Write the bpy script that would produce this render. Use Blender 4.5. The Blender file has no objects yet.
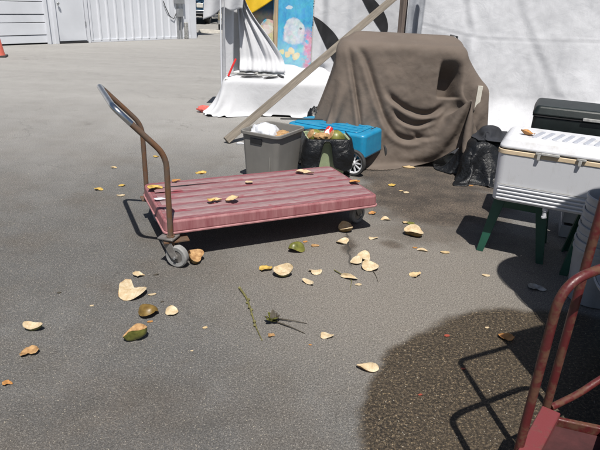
import bpy, bmesh, math, random
from mathutils import Vector, Matrix, noise as mn
random.seed(7)
R = math.radians
scene = bpy.context.scene
C = scene.collection

# ------------------------------------------------------------------ camera
cam_d = bpy.data.cameras.new('camera'); cam = bpy.data.objects.new('camera', cam_d); C.objects.link(cam)
cam_d.sensor_width = 36; cam_d.lens = 545 / 600 * 36; cam_d.clip_start = .02; cam_d.clip_end = 600
cam.matrix_world = (Matrix.Translation((0, 0, 1.55)) @ Matrix.Rotation(R(90 - 23.2), 4, 'X') @ Matrix.Rotation(R(2.6), 4, 'Z'))
scene.camera = cam
# ------------------------------------------------------------------ world, sun, exposure
SUN = Vector((.08, -.51, 1)).normalized()
elev = math.asin(SUN.z); az = math.atan2(SUN.x, SUN.y)
w = bpy.data.worlds.new('World'); scene.world = w; w.use_nodes = True
wn = w.node_tree.nodes; wl = w.node_tree.links
sky = wn.new('ShaderNodeTexSky'); sky.sky_type = 'NISHITA'; sky.sun_disc = False
sky.sun_elevation = elev; sky.sun_rotation = az; sky.air_density = 1.0; sky.dust_density = 1.2
bg = wn['Background']; bg.inputs['Strength'].default_value = .05
wl.new(sky.outputs['Color'], bg.inputs['Color'])
sl = bpy.data.lights.new('sun', 'SUN'); sl.energy = 4.6; sl.angle = R(.5); sl.color = (1, .955, .89)
sun = bpy.data.objects.new('sun', sl); C.objects.link(sun)
sun.rotation_euler = SUN.to_track_quat('Z', 'Y').to_euler(); sun.location = (2, -6, 12)
scene.view_settings.view_transform = 'Standard'; scene.view_settings.look = 'None'
scene.view_settings.gamma = 1; scene.view_settings.exposure = 0.4
scene.view_settings.use_curve_mapping = False
scene.cycles.use_denoising = True
scene.cycles.max_bounces = 6

# ------------------------------------------------------------------ materials
class NT:
    """tiny node-tree writer"""
    def __init__(s, name, rough=.6, metal=0., spec=.5):
        s.m = bpy.data.materials.new(name); s.m.use_nodes = True
        s.t = s.m.node_tree; s.n = s.t.nodes; s.b = s.n['Principled BSDF']
        s.b.inputs['Roughness'].default_value = rough; s.b.inputs['Metallic'].default_value = metal
        s.b.inputs['Specular IOR Level'].default_value = spec
        s.tc = s.n.new('ShaderNodeTexCoord')
    def l(s, a, b): s.t.links.new(a, b)
    def put(s, v, sock):
        if hasattr(v, 'links') or isinstance(v, bpy.types.NodeSocket): s.l(v, sock)
        else:
            if isinstance(v, tuple) and len(v) == 3 and sock.type == 'RGBA': v = (*v, 1)
            sock.default_value = v
    def co(s, scale=(1, 1, 1), rot=(0, 0, 0), loc=(0, 0, 0), kind='Object'):
        mp = s.n.new('ShaderNodeMapping'); s.l(s.tc.outputs[kind], mp.inputs[0])
        mp.inputs['Scale'].default_value = scale; mp.inputs['Rotation'].default_value = rot; mp.inputs['Location'].default_value = loc
        return mp.outputs[0]
    def noise(s, scale, detail=3, rough=.55, co=None, dist=0, color=False):
        q = s.n.new('ShaderNodeTexNoise'); q.inputs['Scale'].default_value = scale; q.inputs['Detail'].default_value = detail
        q.inputs['Roughness'].default_value = rough; q.inputs['Distortion'].default_value = dist
        s.l(co or s.tc.outputs['Object'], q.inputs['Vector']); return q.outputs['Color' if color else 'Fac']
    def vor(s, scale, feature='F1', out='Distance', co=None):
        q = s.n.new('ShaderNodeTexVoronoi'); q.feature = feature; q.inputs['Scale'].default_value = scale
        s.l(co or s.tc.outputs['Object'], q.inputs['Vector']); return q.outputs[out]
    def ramp(s, f, stops, interp='LINEAR'):
        q = s.n.new('ShaderNodeValToRGB'); q.color_ramp.interpolation = interp; e = q.color_ramp.elements
        while len(e) < len(stops): e.new(.5)
        for i, (p, c) in enumerate(stops):
            e[i].position = p; e[i].color = (c, c, c, 1) if isinstance(c, (int, float)) else (*c, 1)
        s.l(f, q.inputs[0]); return q.outputs[0]
    def mix(s, f, a, b, mode='MIX'):
        q = s.n.new('ShaderNodeMix'); q.data_type = 'RGBA'; q.blend_type = mode
        s.put(f, q.inputs[0]); s.put(a, q.inputs[6]); s.put(b, q.inputs[7]); return q.outputs[2]
    def math(s, op, a, b=0., c=None, clamp=False):
        q = s.n.new('ShaderNodeMath'); q.operation = op; q.use_clamp = clamp
        s.put(a, q.inputs[0]); s.put(b, q.inputs[1])
        if c is not None: s.put(c, q.inputs[2])
        return q.outputs[0]
    def sep(s, co):
        q = s.n.new('ShaderNodeSeparateXYZ'); s.l(co, q.inputs[0]); return q.outputs
    def smooth(s, v, a, b):
        q = s.n.new('ShaderNodeMapRange'); q.interpolation_type = 'SMOOTHSTEP'
        s.put(v, q.inputs[0]); q.inputs[1].default_value = a; q.inputs[2].default_value = b; return q.outputs[0]
    def ell(s, x, y, cx, cy, rx, ry, soft=.1, ang=0.):
        """1 inside an ellipse, 0 outside"""
        ca, sa = math.cos(ang), math.sin(ang)
        dx = s.math('SUBTRACT', x, cx); dy = s.math('SUBTRACT', y, cy)
        u = s.math('ADD', s.math('MULTIPLY', dx, ca / rx), s.math('MULTIPLY', dy, sa / rx))
        v = s.math('ADD', s.math('MULTIPLY', dx, -sa / ry), s.math('MULTIPLY', dy, ca / ry))
        d = s.math('SQRT', s.math('ADD', s.math('MULTIPLY', u, u), s.math('MULTIPLY', v, v)))
        return s.smooth(d, 1 + soft, 1 - soft)
    def bump(s, h, strength=.3, dist=.01):
        q = s.n.new('ShaderNodeBump'); q.inputs['Strength'].default_value = strength; q.inputs['Distance'].default_value = dist
        s.l(h, q.inputs['Height']); s.l(q.outputs[0], s.b.inputs['Normal'])
    def base(s, c): s.put(c, s.b.inputs['Base Color']); return s.m

def sc(c, k): return tuple(min(1, v * k) for v in c)
def simple(name, c, rough=.6, var=.25, scale=8, bump=.15, bscale=60, bdist=.004, metal=0., c2=None, spec=.5, detail=4):
    t = NT(name, rough, metal, spec)
    f = t.noise(scale, detail, .6)
    col = t.mix(t.ramp(f, [(.3, 0.), (.7, 1.)]), sc(c, 1 - var), c2 or sc(c, 1 + var))
    if bump: t.bump(t.noise(bscale, 3), bump, bdist)
    return t.base(col)

M = {}
M['white_metal'] = simple('white_metal', (.61, .63, .67), .45, .07, 1.2, .05, 20)
M['dark_gap'] = simple('dark_gap', (.02, .02, .022), .9, .2)
M['galv'] = simple('galvanised', (.34, .35, .36), .5, .2, 6, .1, metal=.6)
M['rubber'] = simple('rubber', (.035, .035, .036), .75, .3, 20)
M['grey_tread'] = simple('grey_tread', (.24, .24, .235), .7, .2, 25, .3)
M['steel_dirty'] = simple('steel_dirty', (.22, .21, .2), .5, .35, 25, .2, metal=.5)
M['black_plastic'] = simple('black_plastic', (.018, .019, .021), .38, .3, 15)
M['black_paint'] = simple('black_paint', (.016, .016, .018), .55, .3, 10, .1)
M['white_cloth'] = None
M['sand_tan'] = simple('sand_tan', (.55, .44, .3), .6, .15)
def make_wp():
    t = NT('white_plastic', .45, 0, .45)
    f = t.noise(3, 4, .6); st = t.noise(9, 6, .72, t.co((2.2, 2.2, .5))); sp = t.noise(60, 4, .7)
    col = t.mix(f, (.54, .555, .59), (.60, .61, .64))
    col = t.mix(t.ramp(st, [(.56, 0.), (.78, .5)]), col, (.36, .35, .33))
    col = t.mix(t.ramp(sp, [(.66, 0.), (.74, .45)]), col, (.3, .29, .27))
    t.bump(t.noise(90, 3), .06, .004); return t.base(col)
M['white_plastic'] = make_wp()
M['cream_frame'] = simple('cream_frame', (.52, .5, .44), .7, .2, 14)
M['leaf_orange'] = simple('leaf_orange', (.42, .2, .06), .6, .35, 30, .3, 80)
M['leaf_yellow'] = simple('leaf_yellow', (.46, .31, .075), .55, .35, 30, .3, 80)
M['leaf_tan'] = simple('leaf_tan', (.5, .37, .2), .65, .25, 30, .3, 80)
M['leaf_red'] = simple('leaf_red', (.3, .06, .035), .6, .3, 30)
M['flesh'] = simple('husk_flesh', (.36, .25, .13), .7, .1, 26, .5, 120, .004, c2=(.56, .47, .32))
def make_flesh():
    t = NT('husk_flesh', .75, 0, .3)
    f = t.noise(24, 4, .65); fb = t.noise(60, 3, .6, t.co((1, .25, 1))); sp = t.noise(130, 2, .7)
    col = t.mix(t.ramp(f, [(.32, 0.), (.68, 1.)]), (.40, .29, .16), (.62, .54, .39))
    col = t.mix(t.math('MULTIPLY', t.ramp(fb, [(.5, 0.), (.75, 1.)]), .5), col, (.36, .24, .12))
    col = t.mix(t.ramp(sp, [(.62, 0.), (.7, .5)]), col, (.20, .11, .05))
    t.bump(t.math('ADD', fb, t.math('MULTIPLY', sp, .5)), .6, .004); return t.base(col)
M['flesh'] = make_flesh()
M['flesh_tan'] = simple('husk_tan', (.30, .15, .055), .8, .25, 40, .6, 150, .004, c2=(.50, .32, .15))
M['rind_green'] = simple('rind_green', (.12, .135, .025), .4, .5, 18, .1, 60, c2=(.22, .22, .05))
M['rind_brown'] = simple('rind_brown', (.15, .085, .018), .42, .45, 20, .1, 60, c2=(.25, .16, .04))
M['stem'] = simple('stem', (.12, .10, .04), .7, .45, 60, .3, 200, c2=(.2, .19, .06))
M['stem_dark'] = simple('stem_dark', (.06, .05, .035), .7, .4, 60)
M['green_plastic'] = simple('green_plastic', (.010, .062, .040), .45, .25, 9, .08)
M['darkgreen_plastic'] = simple('darkgreen_plastic', (.008, .013, .0125), .45, .4, 7, .12)
M['grey_pail'] = simple('grey_pail', (.3, .31, .33), .5, .15, 8)
M['bin_green'] = simple('bin_green', (.28, .33, .2), .55, .15, 10)
M['red_can'] = simple('red_can', (.55, .03, .03), .3, .1)
M['can_white'] = simple('can_white', (.8, .8, .8), .3, .05)
M['glass_dark'] = simple('glass_dark', (.02, .025, .03), .08, .1, bump=0)
M['cone_orange'] = simple('cone_orange', (.5, .11, .075), .55, .15)
M['bark'] = simple('bark', (.1, .075, .05), .9, .35, 8, .6, 20, .03)
M['leaves_dark'] = simple('leaves_dark', (.04, .075, .022), .55, .5, 2)
M['leaves_mid'] = simple('leaves_mid', (.07, .12, .03), .55, .5, 2)
M['car_paint'] = simple('car_paint', (.28, .25, .19), .3, .06, 1, 0, metal=.3)
M['blue_paint'] = simple('blue_paint', (.03, .08, .14), .35, .1, 1, 0)
M['chrome'] = simple('chrome', (.6, .6, .6), .2, .05, bump=0, metal=1.)
M['lamp_glass'] = simple('lamp_glass', (.6, .58, .52), .15, .1, bump=0)
M['pink_rag'] = simple('pink_rag', (.6, .12, .1), .8, .3, 30)
M['concrete'] = simple('concrete', (.42, .4, .36), .85, .2, 10, .3, 80)
M['yellow_cloth'] = simple('yellow_cloth', (.72, .47, .02), .75, .12, 6, .2, 40)
M['tag_grey'] = simple('tag_grey', (.3, .3, .29), .6, .5, 25, .2)
M['bag_white'] = simple('bag_white', (.6, .62, .66), .35, .06, 20, .2, 60)

def make_cloth(name, c, var, weave=420, rough=.85, soil=None):
    t = NT(name, rough, 0, .25)
    f = t.noise(1.6, 5, .6); g = t.noise(9, 4, .6)
    col = t.mix(t.ramp(f, [(.32, 0.), (.72, 1.)]), sc(c, 1 - var), sc(c, 1 + var * .4))
    col = t.mix(t.math('MULTIPLY', t.ramp(g, [(.5, 0.), (.8, 1.)]), .35), col, soil or sc(c, .7))
    wv = t.noise(weave, 2, .6)
    col = t.mix(t.math('MULTIPLY', wv, .45), col, sc(c, .55 if soil else .8))
    wr = t.noise(7, 4, .55, dist=.6)
    t.bump(t.math('ADD', t.math('MULTIPLY', wr, 1.), t.math('MULTIPLY', wv, .12)), .35, .02)
    return t.base(col)
M['white_cloth'] = make_cloth('white_cloth', (.55, .56, .585), .07)
M['sheet_cloth'] = make_cloth('sheet_cloth', (.50, .51, .545), .12)
M['brown_cloth'] = make_cloth('brown_cloth', (.158, .128, .107), .2, 300, .95, (.195, .17, .15))
def make_tarp():
    t = NT('sheet_tarp', .8, 0, .25); c = (.61, .62, .65)
    f = t.noise(1.3, 5, .6); st = t.noise(5, 6, .7, t.co((3.2, 3.2, .28)))
    col = t.mix(t.ramp(f, [(.3, 0.), (.7, 1.)]), sc(c, .86), sc(c, 1.06))
    col = t.mix(t.math('MULTIPLY', t.ramp(st, [(.5, 0.), (.8, 1.)]), .4), col, (.40, .41, .44))
    sp = t.noise(70, 4, .7); col = t.mix(t.ramp(sp, [(.62, 0.), (.72, .4)]), col, (.33, .34, .36))
    t.bump(t.math('ADD', t.noise(6, 5, .6, dist=.5), t.math('MULTIPLY', sp, .15)), .3, .02)
    return t.base(col)
M['sheet_cloth'] = make_tarp()
M['lace_cloth'] = make_cloth('lace_cloth', (.38, .4, .44), .3, 60)

def rust_tube(name, paint, rust, amount, scale=14, metal=.3):
    t = NT(name, .6, 0, .5)
    f = t.noise(scale, 5, .65); g = t.noise(scale * 4, 3)
    m = t.ramp(f, [(amount - .06, 0.), (amount + .06, 1.)])
    col = t.mix(m, paint, t.mix(g, sc(rust, .6), sc(rust, 1.35)))
    t.l(t.ramp(m, [(0, .38), (1, .85)]), t.b.inputs['Roughness'])
    t.bump(g, .25, .003)
    return t.base(col)
M['rust_brown'] = rust_tube('rusty_tube', (.115, .080, .058), (.125, .062, .03), .5, 12)
M['worn_steel'] = simple('worn_steel', (.55, .56, .58), .24, .15, 18, .05, metal=1.)
M['red_rust'] = rust_tube('red_paint_rust', (.085, .014, .015), (.085, .034, .018), .54, 18)
M['pink_red'] = rust_tube('faded_red_steel', (.165, .038, .042), (.11, .035, .03), .56, 22)

def make_wood(name, c, along='X', scale=3, grey=None):
    t = NT(name, .8, 0, .3)
    st = {'X': (1.2, 22, 22), 'Y': (22, 1.2, 22), 'Z': (22, 22, 1.2)}[along]
    f = t.noise(scale, 5, .65, t.co(st))
    b = t.noise(2.5, 4, .6)
    col = t.mix(t.ramp(f, [(.3, 0.), (.7, 1.)]), sc(c, .55), sc(c, 1.25))
    col = t.mix(t.math('MULTIPLY', t.ramp(b, [(.45, 0.), (.7, 1.)]), .5), col, grey or sc(c, .6))
    t.bump(f, .4, .004)
    return t.base(col)
M['grey_wood'] = make_wood('grey_wood', (.215, .188, .155), 'Z')
M['pale_wood'] = make_wood('pale_wood', (.46, .36, .24), 'Z')
M['brown_post'] = make_wood('brown_post', (.2, .16, .14), 'Z')

# faded red deck: ribs carry the grey scuffing, the grooves stay red
def make_deck(name, wear):
    t = NT(name, .65, 0, .4)
    f = t.noise(6, 6, .7, t.co((.45, 4.5, 2)))
    g = t.noise(30, 4, .6, t.co((.5, 2.2, 1)))
    p = t.noise(3.2, 4, .6)
    red = t.mix(p, (.155, .036, .048), (.235, .072, .086))
    scuff = t.mix(g, (.205, .13, .136), (.295, .212, .215))
    k = t.math('ADD', t.math('MULTIPLY', f, .65), t.math('MULTIPLY', g, .35))
    m = t.ramp(k, [(.48 - wear * .22, 0.), (.74 - wear * .2, 1.)])
    col = t.mix(m, red, scuff)
    deep = t.ramp(t.noise(5.5, 4, .65, t.co((.6, 1.4, 1), loc=(3, 1, 0))), [(.62, 0.), (.68, 1.)])
    col = t.mix(t.math('MULTIPLY', deep, .75), col, (.22, .03, .045))
    t.bump(t.math('ADD', g, t.noise(140, 2)), .25, .003)
    return t.base(col)
M['deck_rib'] = make_deck('deck_scuffed_red', 1.)
M['deck_red'] = make_deck('deck_red', .25)
def make_skirt():
    t = NT('deck_skirt', .6, 0, .4)
    f = t.noise(26, 4, .65, t.co((1, 1, .1))); b = t.noise(5, 4)
    col = t.mix(t.ramp(f, [(.35, 0.), (.68, 1.)]), (.20, .05, .062), (.32, .145, .153))
    col = t.mix(t.math('MULTIPLY', b, .4), col, (.3, .17, .165))
    t.bump(f, .2, .003); return t.base(col)
M['deck_skirt'] = make_skirt()
M['deck_lip'] = simple('deck_lip', (.34, .16, .165), .6, .3, 20, .1)

def make_totegrey():
    t = NT('tote_grey', .6, 0, .4)
    f = t.noise(5, 5, .6); s_ = t.noise(30, 3, .6, t.co((1, 1, .15)))
    col = t.mix(f, (.12, .118, .112), (.21, .205, .195)); col = t.mix(t.math('MULTIPLY', s_, .4), col, (.27, .25, .22))
    t.bump(s_, .1, .003); return t.base(col)
M['tote_grey'] = make_totegrey()
def make_blue():
    t = NT('blue_plastic', .38, 0, .5)
    f = t.noise(9, 6, .7); col = t.mix(t.ramp(f, [(.35, 0.), (.8, 1.)]), (.010, .19, .36), (.022, .27, .45))
    d = t.noise(26, 5, .7); col = t.mix(t.math('MULTIPLY', t.ramp(d, [(.58, 0.), (.7, 1.)]), .55), col, (.1, .1, .09))
    return t.base(col)
M['blue_plastic'] = make_blue()
def make_bag():
    t = NT('bag_film', .38, 0, .4)
    t.bump(t.noise(11, 5, .6, dist=1.6), .55, .03); return t.base((.009, .010, .012))
M['bag_film'] = make_bag()
def make_cooler_lid():
    t = NT('cooler_lid_white', .5, 0, .4)
    f = t.noise(14, 6, .7); col = t.mix(t.ramp(f, [(.5, 0.), (.75, 1.)]), (.58, .59, .62), (.44, .43, .42))
    return t.base(col)
M['cooler_lid'] = make_cooler_lid()

# ------------------------------------------------------------------ geometry helpers
class MB:
    def __init__(s): s.v = []; s.f = []
    def add(s, vs, fs, mat=None):
        o = len(s.v); s.v += [tuple(mat @ Vector(p)) if mat else tuple(p) for p in vs]
        s.f += [tuple(i + o for i in q) for q in fs]; return s
    def box(s, c, d, mat=None):
        x, y, z = c; a, b, e = d[0] / 2, d[1] / 2, d[2] / 2
        vs = [(x + i * a, y + j * b, z + k * e) for k in (-1, 1) for j in (-1, 1) for i in (-1, 1)]
        return s.add(vs, [(0, 2, 3, 1), (4, 5, 7, 6), (0, 1, 5, 4), (2, 6, 7, 3), (0, 4, 6, 2), (1, 3, 7, 5)], mat)
    def prism(s, poly, z0, z1, mat=None, top=None):
        n = len(poly); tp = top or poly
        vs = [(x, y, z0) for x, y in poly] + [(x, y, z1) for x, y in tp]
        fs = [tuple(reversed(range(n))), tuple(range(n, 2 * n))] + [(i, (i + 1) % n, n + (i + 1) % n, n + i) for i in range(n)]
        return s.add(vs, fs, mat)
    def lathe(s, prof, n=24, mat=None, cap=True):
        vs = []; fs = []
        for r, z in prof: vs += [(r * math.cos(2 * math.pi * i / n), r * math.sin(2 * math.pi * i / n), z) for i in range(n)]
        for j in range(len(prof) - 1):
            for i in range(n): a = j * n + i; b = j * n + (i + 1) % n; fs.append((a, b, b + n, a + n))
        if cap: fs.append(tuple(reversed(range(n)))); fs.append(tuple(range(len(vs) - n, len(vs))))
        return s.add(vs, fs, mat)
    def tube(s, pts, r, n=10, mat=None, cap=True):
        pts = [Vector(p) for p in pts]; vs = []; fs = []; up = None
        for i, p in enumerate(pts):
            d = (pts[min(i + 1, len(pts) - 1)] - pts[max(i - 1, 0)]).normalized()
            if up is None:
                up = d.cross(Vector((0, 0, 1)))
                if up.length < .05: up = d.cross(Vector((0, 1, 0)))
                up.normalize()
            up = (up - d * up.dot(d)).normalized(); q = d.cross(up)
            rr = r[i] if isinstance(r, (list, tuple)) else r
            vs += [p + (up * math.cos(2 * math.pi * k / n) + q * math.sin(2 * math.pi * k / n)) * rr for k in range(n)]
        for j in range(len(pts) - 1):
            for i in range(n): a = j * n + i; b = j * n + (i + 1) % n; fs.append((a, b, b + n, a + n))
        if cap: fs.append(tuple(reversed(range(n)))); fs.append(tuple(range(len(vs) - n, len(vs))))
        return s.add(vs, fs, mat)
    def grid(s, fn, nu, nv, closed=False):
        vs = [fn(i / (nu if closed else nu - 1), j / (nv - 1)) for j in range(nv) for i in range(nu)]
        fs = []
        for j in range(nv - 1):
            for i in range(nu if closed else nu - 1):
                a = j * nu + i; b = j * nu + (i + 1) % nu; fs.append((a, b, b + nu, a + nu))
        return s.add(vs, fs)
    def build(s, name, mat, parent=None, smooth=True, bevel=0., solid=0., sub=0, seg=2, auto=None):
        me = bpy.data.meshes.new(name); me.from_pydata(s.v, [], s.f); me.update()
        bm = bmesh.new(); bm.from_mesh(me); bmesh.ops.recalc_face_normals(bm, faces=bm.faces); bm.to_mesh(me); bm.free()
        me.materials.append(mat)
        if smooth:
            for p in me.polygons: p.use_smooth = True
        o = bpy.data.objects.new(name, me); C.objects.link(o)
        if parent: o.parent = parent
        if solid:
            q = o.modifiers.new('solid', 'SOLIDIFY'); q.thickness = solid; q.offset = 0
        if bevel:
            q = o.modifiers.new('bevel', 'BEVEL'); q.width = bevel; q.segments = seg; q.limit_method = 'ANGLE'; q.angle_limit = R(35)
            q.harden_normals = False
        if sub:
            q = o.modifiers.new('sub', 'SUBSURF'); q.levels = sub; q.render_levels = sub
        if smooth and auto is not None:
            me.set_sharp_from_angle(angle=R(auto))
        elif smooth and not sub: me.set_sharp_from_angle(angle=R(40))
        return o
def tag(o, label, cat=None, group=None, kind=None):
    o['label'] = label
    if cat: o['category'] = cat
    if group: o['group'] = group
    if kind: o['kind'] = kind
    return o
def struct(o, label=None):
    o['kind'] = 'structure'
    if label: o['label'] = label
    return o
def thing(name, label, cat, loc=(0, 0, 0), rz=0., group=None):
    o = bpy.data.objects.new(name, None); C.objects.link(o); o.empty_display_size = .1
    o.location = loc; o.rotation_euler = (0, 0, rz); return tag(o, label, cat, group)
def T(x, y, z): return Matrix.Translation((x, y, z))
def RX(a): return Matrix.Rotation(a, 4, 'X')
def RY(a): return Matrix.Rotation(a, 4, 'Y')
def RZ(a): return Matrix.Rotation(a, 4, 'Z')
def rrect(a, b, r, n=5, cx=0, cy=0):
    """rounded rectangle outline, half sizes a, b"""
    out = []
    for k, (sx, sy) in enumerate(((1, 1), (-1, 1), (-1, -1), (1, -1))):
        for i in range(n + 1):
            t = R(90 * k + 90 * i / n); out.append((cx + sx * (a - r) + r * math.cos(t), cy + sy * (b - r) + r * math.sin(t)))
    return out
def arc_path(pts, rad, n=6):
    """polyline with rounded corners"""
    pts = [Vector(p) for p in pts]; out = [pts[0]]
    for i in range(1, len(pts) - 1):
        a = (pts[i - 1] - pts[i]); b = (pts[i + 1] - pts[i]); d = min(rad, a.length * .48, b.length * .48)
        p0 = pts[i] + a.normalized() * d; p1 = pts[i] + b.normalized() * d
        for k in range(n + 1):
            t = k / n; out.append(p0 * (1 - t) ** 2 + pts[i] * 2 * t * (1 - t) + p1 * t * t)
    out.append(pts[-1]); return out
def ns(x, y, z=0., s=1.): return mn.noise(Vector((x * s, y * s, z * s)))
def fbm(x, y, z=0.): return mn.fractal(Vector((x, y, z)), .9, 2., 4)
def seg_d(px, py, ax, ay, bx, by):
    dx, dy = bx - ax, by - ay; L = dx * dx + dy * dy
    t = max(0, min(1, ((px - ax) * dx + (py - ay) * dy) / L)) if L else 0
    qx, qy = ax + t * dx, ay + t * dy
    return math.hypot(px - qx, py - qy), (px - ax) * dy - (py - ay) * dx
FOLDS = {}
def fold(px, py, line, width, depth, ridge=.6):
    """valley along a polyline with a ridge on its right-hand side"""
    best = 9; side = 1
    key = tuple(line)
    if key not in FOLDS: FOLDS[key] = [(p.x, p.y) for p in arc_path([(*p, 0) for p in line], .5, 5)]
    line = FOLDS[key]
    for (a, b) in zip(line, line[1:]):
        d, sd = seg_d(px, py, *a, *b)
        if d < best: best = d; side = 1 if sd > 0 else -1
    s_ = best * side
    return -depth * math.exp(-(s_ / width) ** 2) + ridge * depth * math.exp(-((s_ - 1.7 * width) / width) ** 2)
def sm(a, b, x):
    t = max(0, min(1, (x - a) / (b - a))); return t * t * (3 - 2 * t)
# cloth laid over solid boxes: a small position-based drape
def drape(x0, x1, y0, y1, zs, h, boxes, pins=(), steps=260, iters=14, floor=.006, yaw=0., seed=1, thick=.012, bend=.12, fric=.6, keep=None, up=1, push=None):
    import numpy as np
    rs = np.random.RandomState(seed)
    nx = int(round((x1 - x0) / h)) + 1; ny = int(round((y1 - y0) / h)) + 1
    X, Y = np.meshgrid(np.linspace(x0, x1, nx), np.linspace(y0, y1, ny))
    P = np.stack([X, Y, np.full_like(X, zs) + rs.normal(0, .004, X.shape)], -1).reshape(-1, 3)
    id_ = np.arange(nx * ny).reshape(ny, nx); hx = (x1 - x0) / (nx - 1); hy = (y1 - y0) / (ny - 1)
    batches = []
    def add(a, b, L, k, par):
        a = a.ravel(); b = b.ravel(); par = par.ravel()
        for q in (0, 1):
            m = par == q
            if m.any(): batches.append((a[m], b[m], L, k))
    gx, gy = np.meshgrid(np.arange(nx), np.arange(ny))
    add(id_[:, :-1], id_[:, 1:], hx, 1., gx[:, :-1] % 2); add(id_[:-1], id_[1:], hy, 1., gy[:-1] % 2)
    d = math.hypot(hx, hy)
    add(id_[:-1, :-1], id_[1:, 1:], d, .35, gy[:-1, :-1] % 2); add(id_[:-1, 1:], id_[1:, :-1], d, .35, gy[:-1, 1:] % 2)
    add(id_[:, :-2], id_[:, 2:], 2 * hx, bend, (gx[:, :-2] // 2) % 2); add(id_[:-2], id_[2:], 2 * hy, bend, (gy[:-2] // 2) % 2)
    W = np.ones(len(P)); pin = []
    for (sx, sy), tgt in pins:
        i = int(round((sy - y0) / hy)) * nx + int(round((sx - x0) / hx)); pin.append((i, np.array(tgt))); W[i] = 0
    V = np.zeros_like(P); dt = 1 / 60
    for st in range(steps):
        V[:, 2] -= 9.8 * dt; V *= .975
        Q = P + V * dt
        for i, tgt in pin:
            k = min(1, st / (steps * .55)); Q[i] = P[i] + (tgt - P[i]) * (k ** 2 if k < 1 else 1) if k < 1 else tgt
        for it in range(iters):
            for a, b, L, k in batches:
                D = Q[b] - Q[a]; n = np.sqrt((D * D).sum(1)) + 1e-9
                c = ((n - L) / n * k)[:, None] * D; wa = W[a]; wb = W[b]; s = wa + wb + 1e-9
                Q[a] += c * (wa / s)[:, None]; Q[b] -= c * (wb / s)[:, None]
            if it % 3 == 2 or it == iters - 1:
                for cx, cy, hx_, hy_, zt, yw in boxes:
                    ca, sa = math.cos(yw), math.sin(yw)
                    ux = (Q[:, 0] - cx) * ca + (Q[:, 1] - cy) * sa; uy = -(Q[:, 0] - cx) * sa + (Q[:, 1] - cy) * ca
                    ex = hx_ + thick - np.abs(ux); ey = hy_ + thick - np.abs(uy); ez = zt + thick - Q[:, 2]
                    ins = (ex > 0) & (ey > 0) & (ez > 0)
                    if not ins.any(): continue
                    m = np.minimum(np.minimum(ex, ey), ez)
                    tz = ins & (m == ez); tx = ins & (m == ex) & ~tz; ty = ins & ~tz & ~tx
                    Q[tz, 2] = zt + thick
                    ux2 = np.where(tx, np.sign(ux) * (hx_ + thick), ux); uy2 = np.where(ty, np.sign(uy) * (hy_ + thick), uy)
                    sd = tx | ty
                    Q[sd, 0] = cx + (ux2 * ca - uy2 * sa)[sd]; Q[sd, 1] = cy + (ux2 * sa + uy2 * ca)[sd]
                    # friction
                    dd = Q - P; dd[:, 2] *= 0
                    Q[tz] -= fric * dd[tz]; 
                lo = Q[:, 2] < floor
                dd = Q - P; Q[lo, :2] -= .7 * dd[lo, :2]; Q[lo, 2] = floor
        V = (Q - P) / dt; sp = np.sqrt((V * V).sum(1)); V *= (np.minimum(1, 3.0 / (sp + 1e-9)))[:, None]
        P = Q
    # ease out the last kinks
    G = P.reshape(ny, nx, 3)
    for _ in range(1):
        S = G.copy(); S[1:-1, 1:-1] = .6 * G[1:-1, 1:-1] + .1 * (G[:-2, 1:-1] + G[2:, 1:-1] + G[1:-1, :-2] + G[1:-1, 2:]); G = S
    if up > 1:
        def ups(A):
            B = np.repeat(A[:-1], up, 0) + 0.; D_ = np.repeat(A[1:] - A[:-1], up, 0); t_ = np.tile(np.arange(up) / up, len(A) - 1)
            return np.concatenate([B + D_ * t_.reshape((-1,) + (1,) * (A.ndim - 1)), A[-1:]], 0)
        G = ups(G); G = ups(G.transpose(1, 0, 2)).transpose(1, 0, 2); ny, nx = G.shape[:2]; hx /= up; hy /= up
        for _ in range(up + 1):
            S = G.copy(); S[1:-1, 1:-1] = .2 * (G[1:-1, 1:-1] + G[:-2, 1:-1] + G[2:, 1:-1] + G[1:-1, :-2] + G[1:-1, 2:]); G = S
    if push:
        for p in G.reshape(-1, 3):
            d_ = push(*p)
            if d_: p += d_
    kp = [[keep is None or keep(x0 + (i + .5) * hx, y0 + (j + .5) * hy) for i in range(nx - 1)] for j in range(ny - 1)]
    fs = [(j * nx + i, j * nx + i + 1, (j + 1) * nx + i + 1, (j + 1) * nx + i) for j in range(ny - 1) for i in range(nx - 1) if kp[j][i]]
    return [tuple(map(float, p)) for p in G.reshape(-1, 3)], fs

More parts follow.
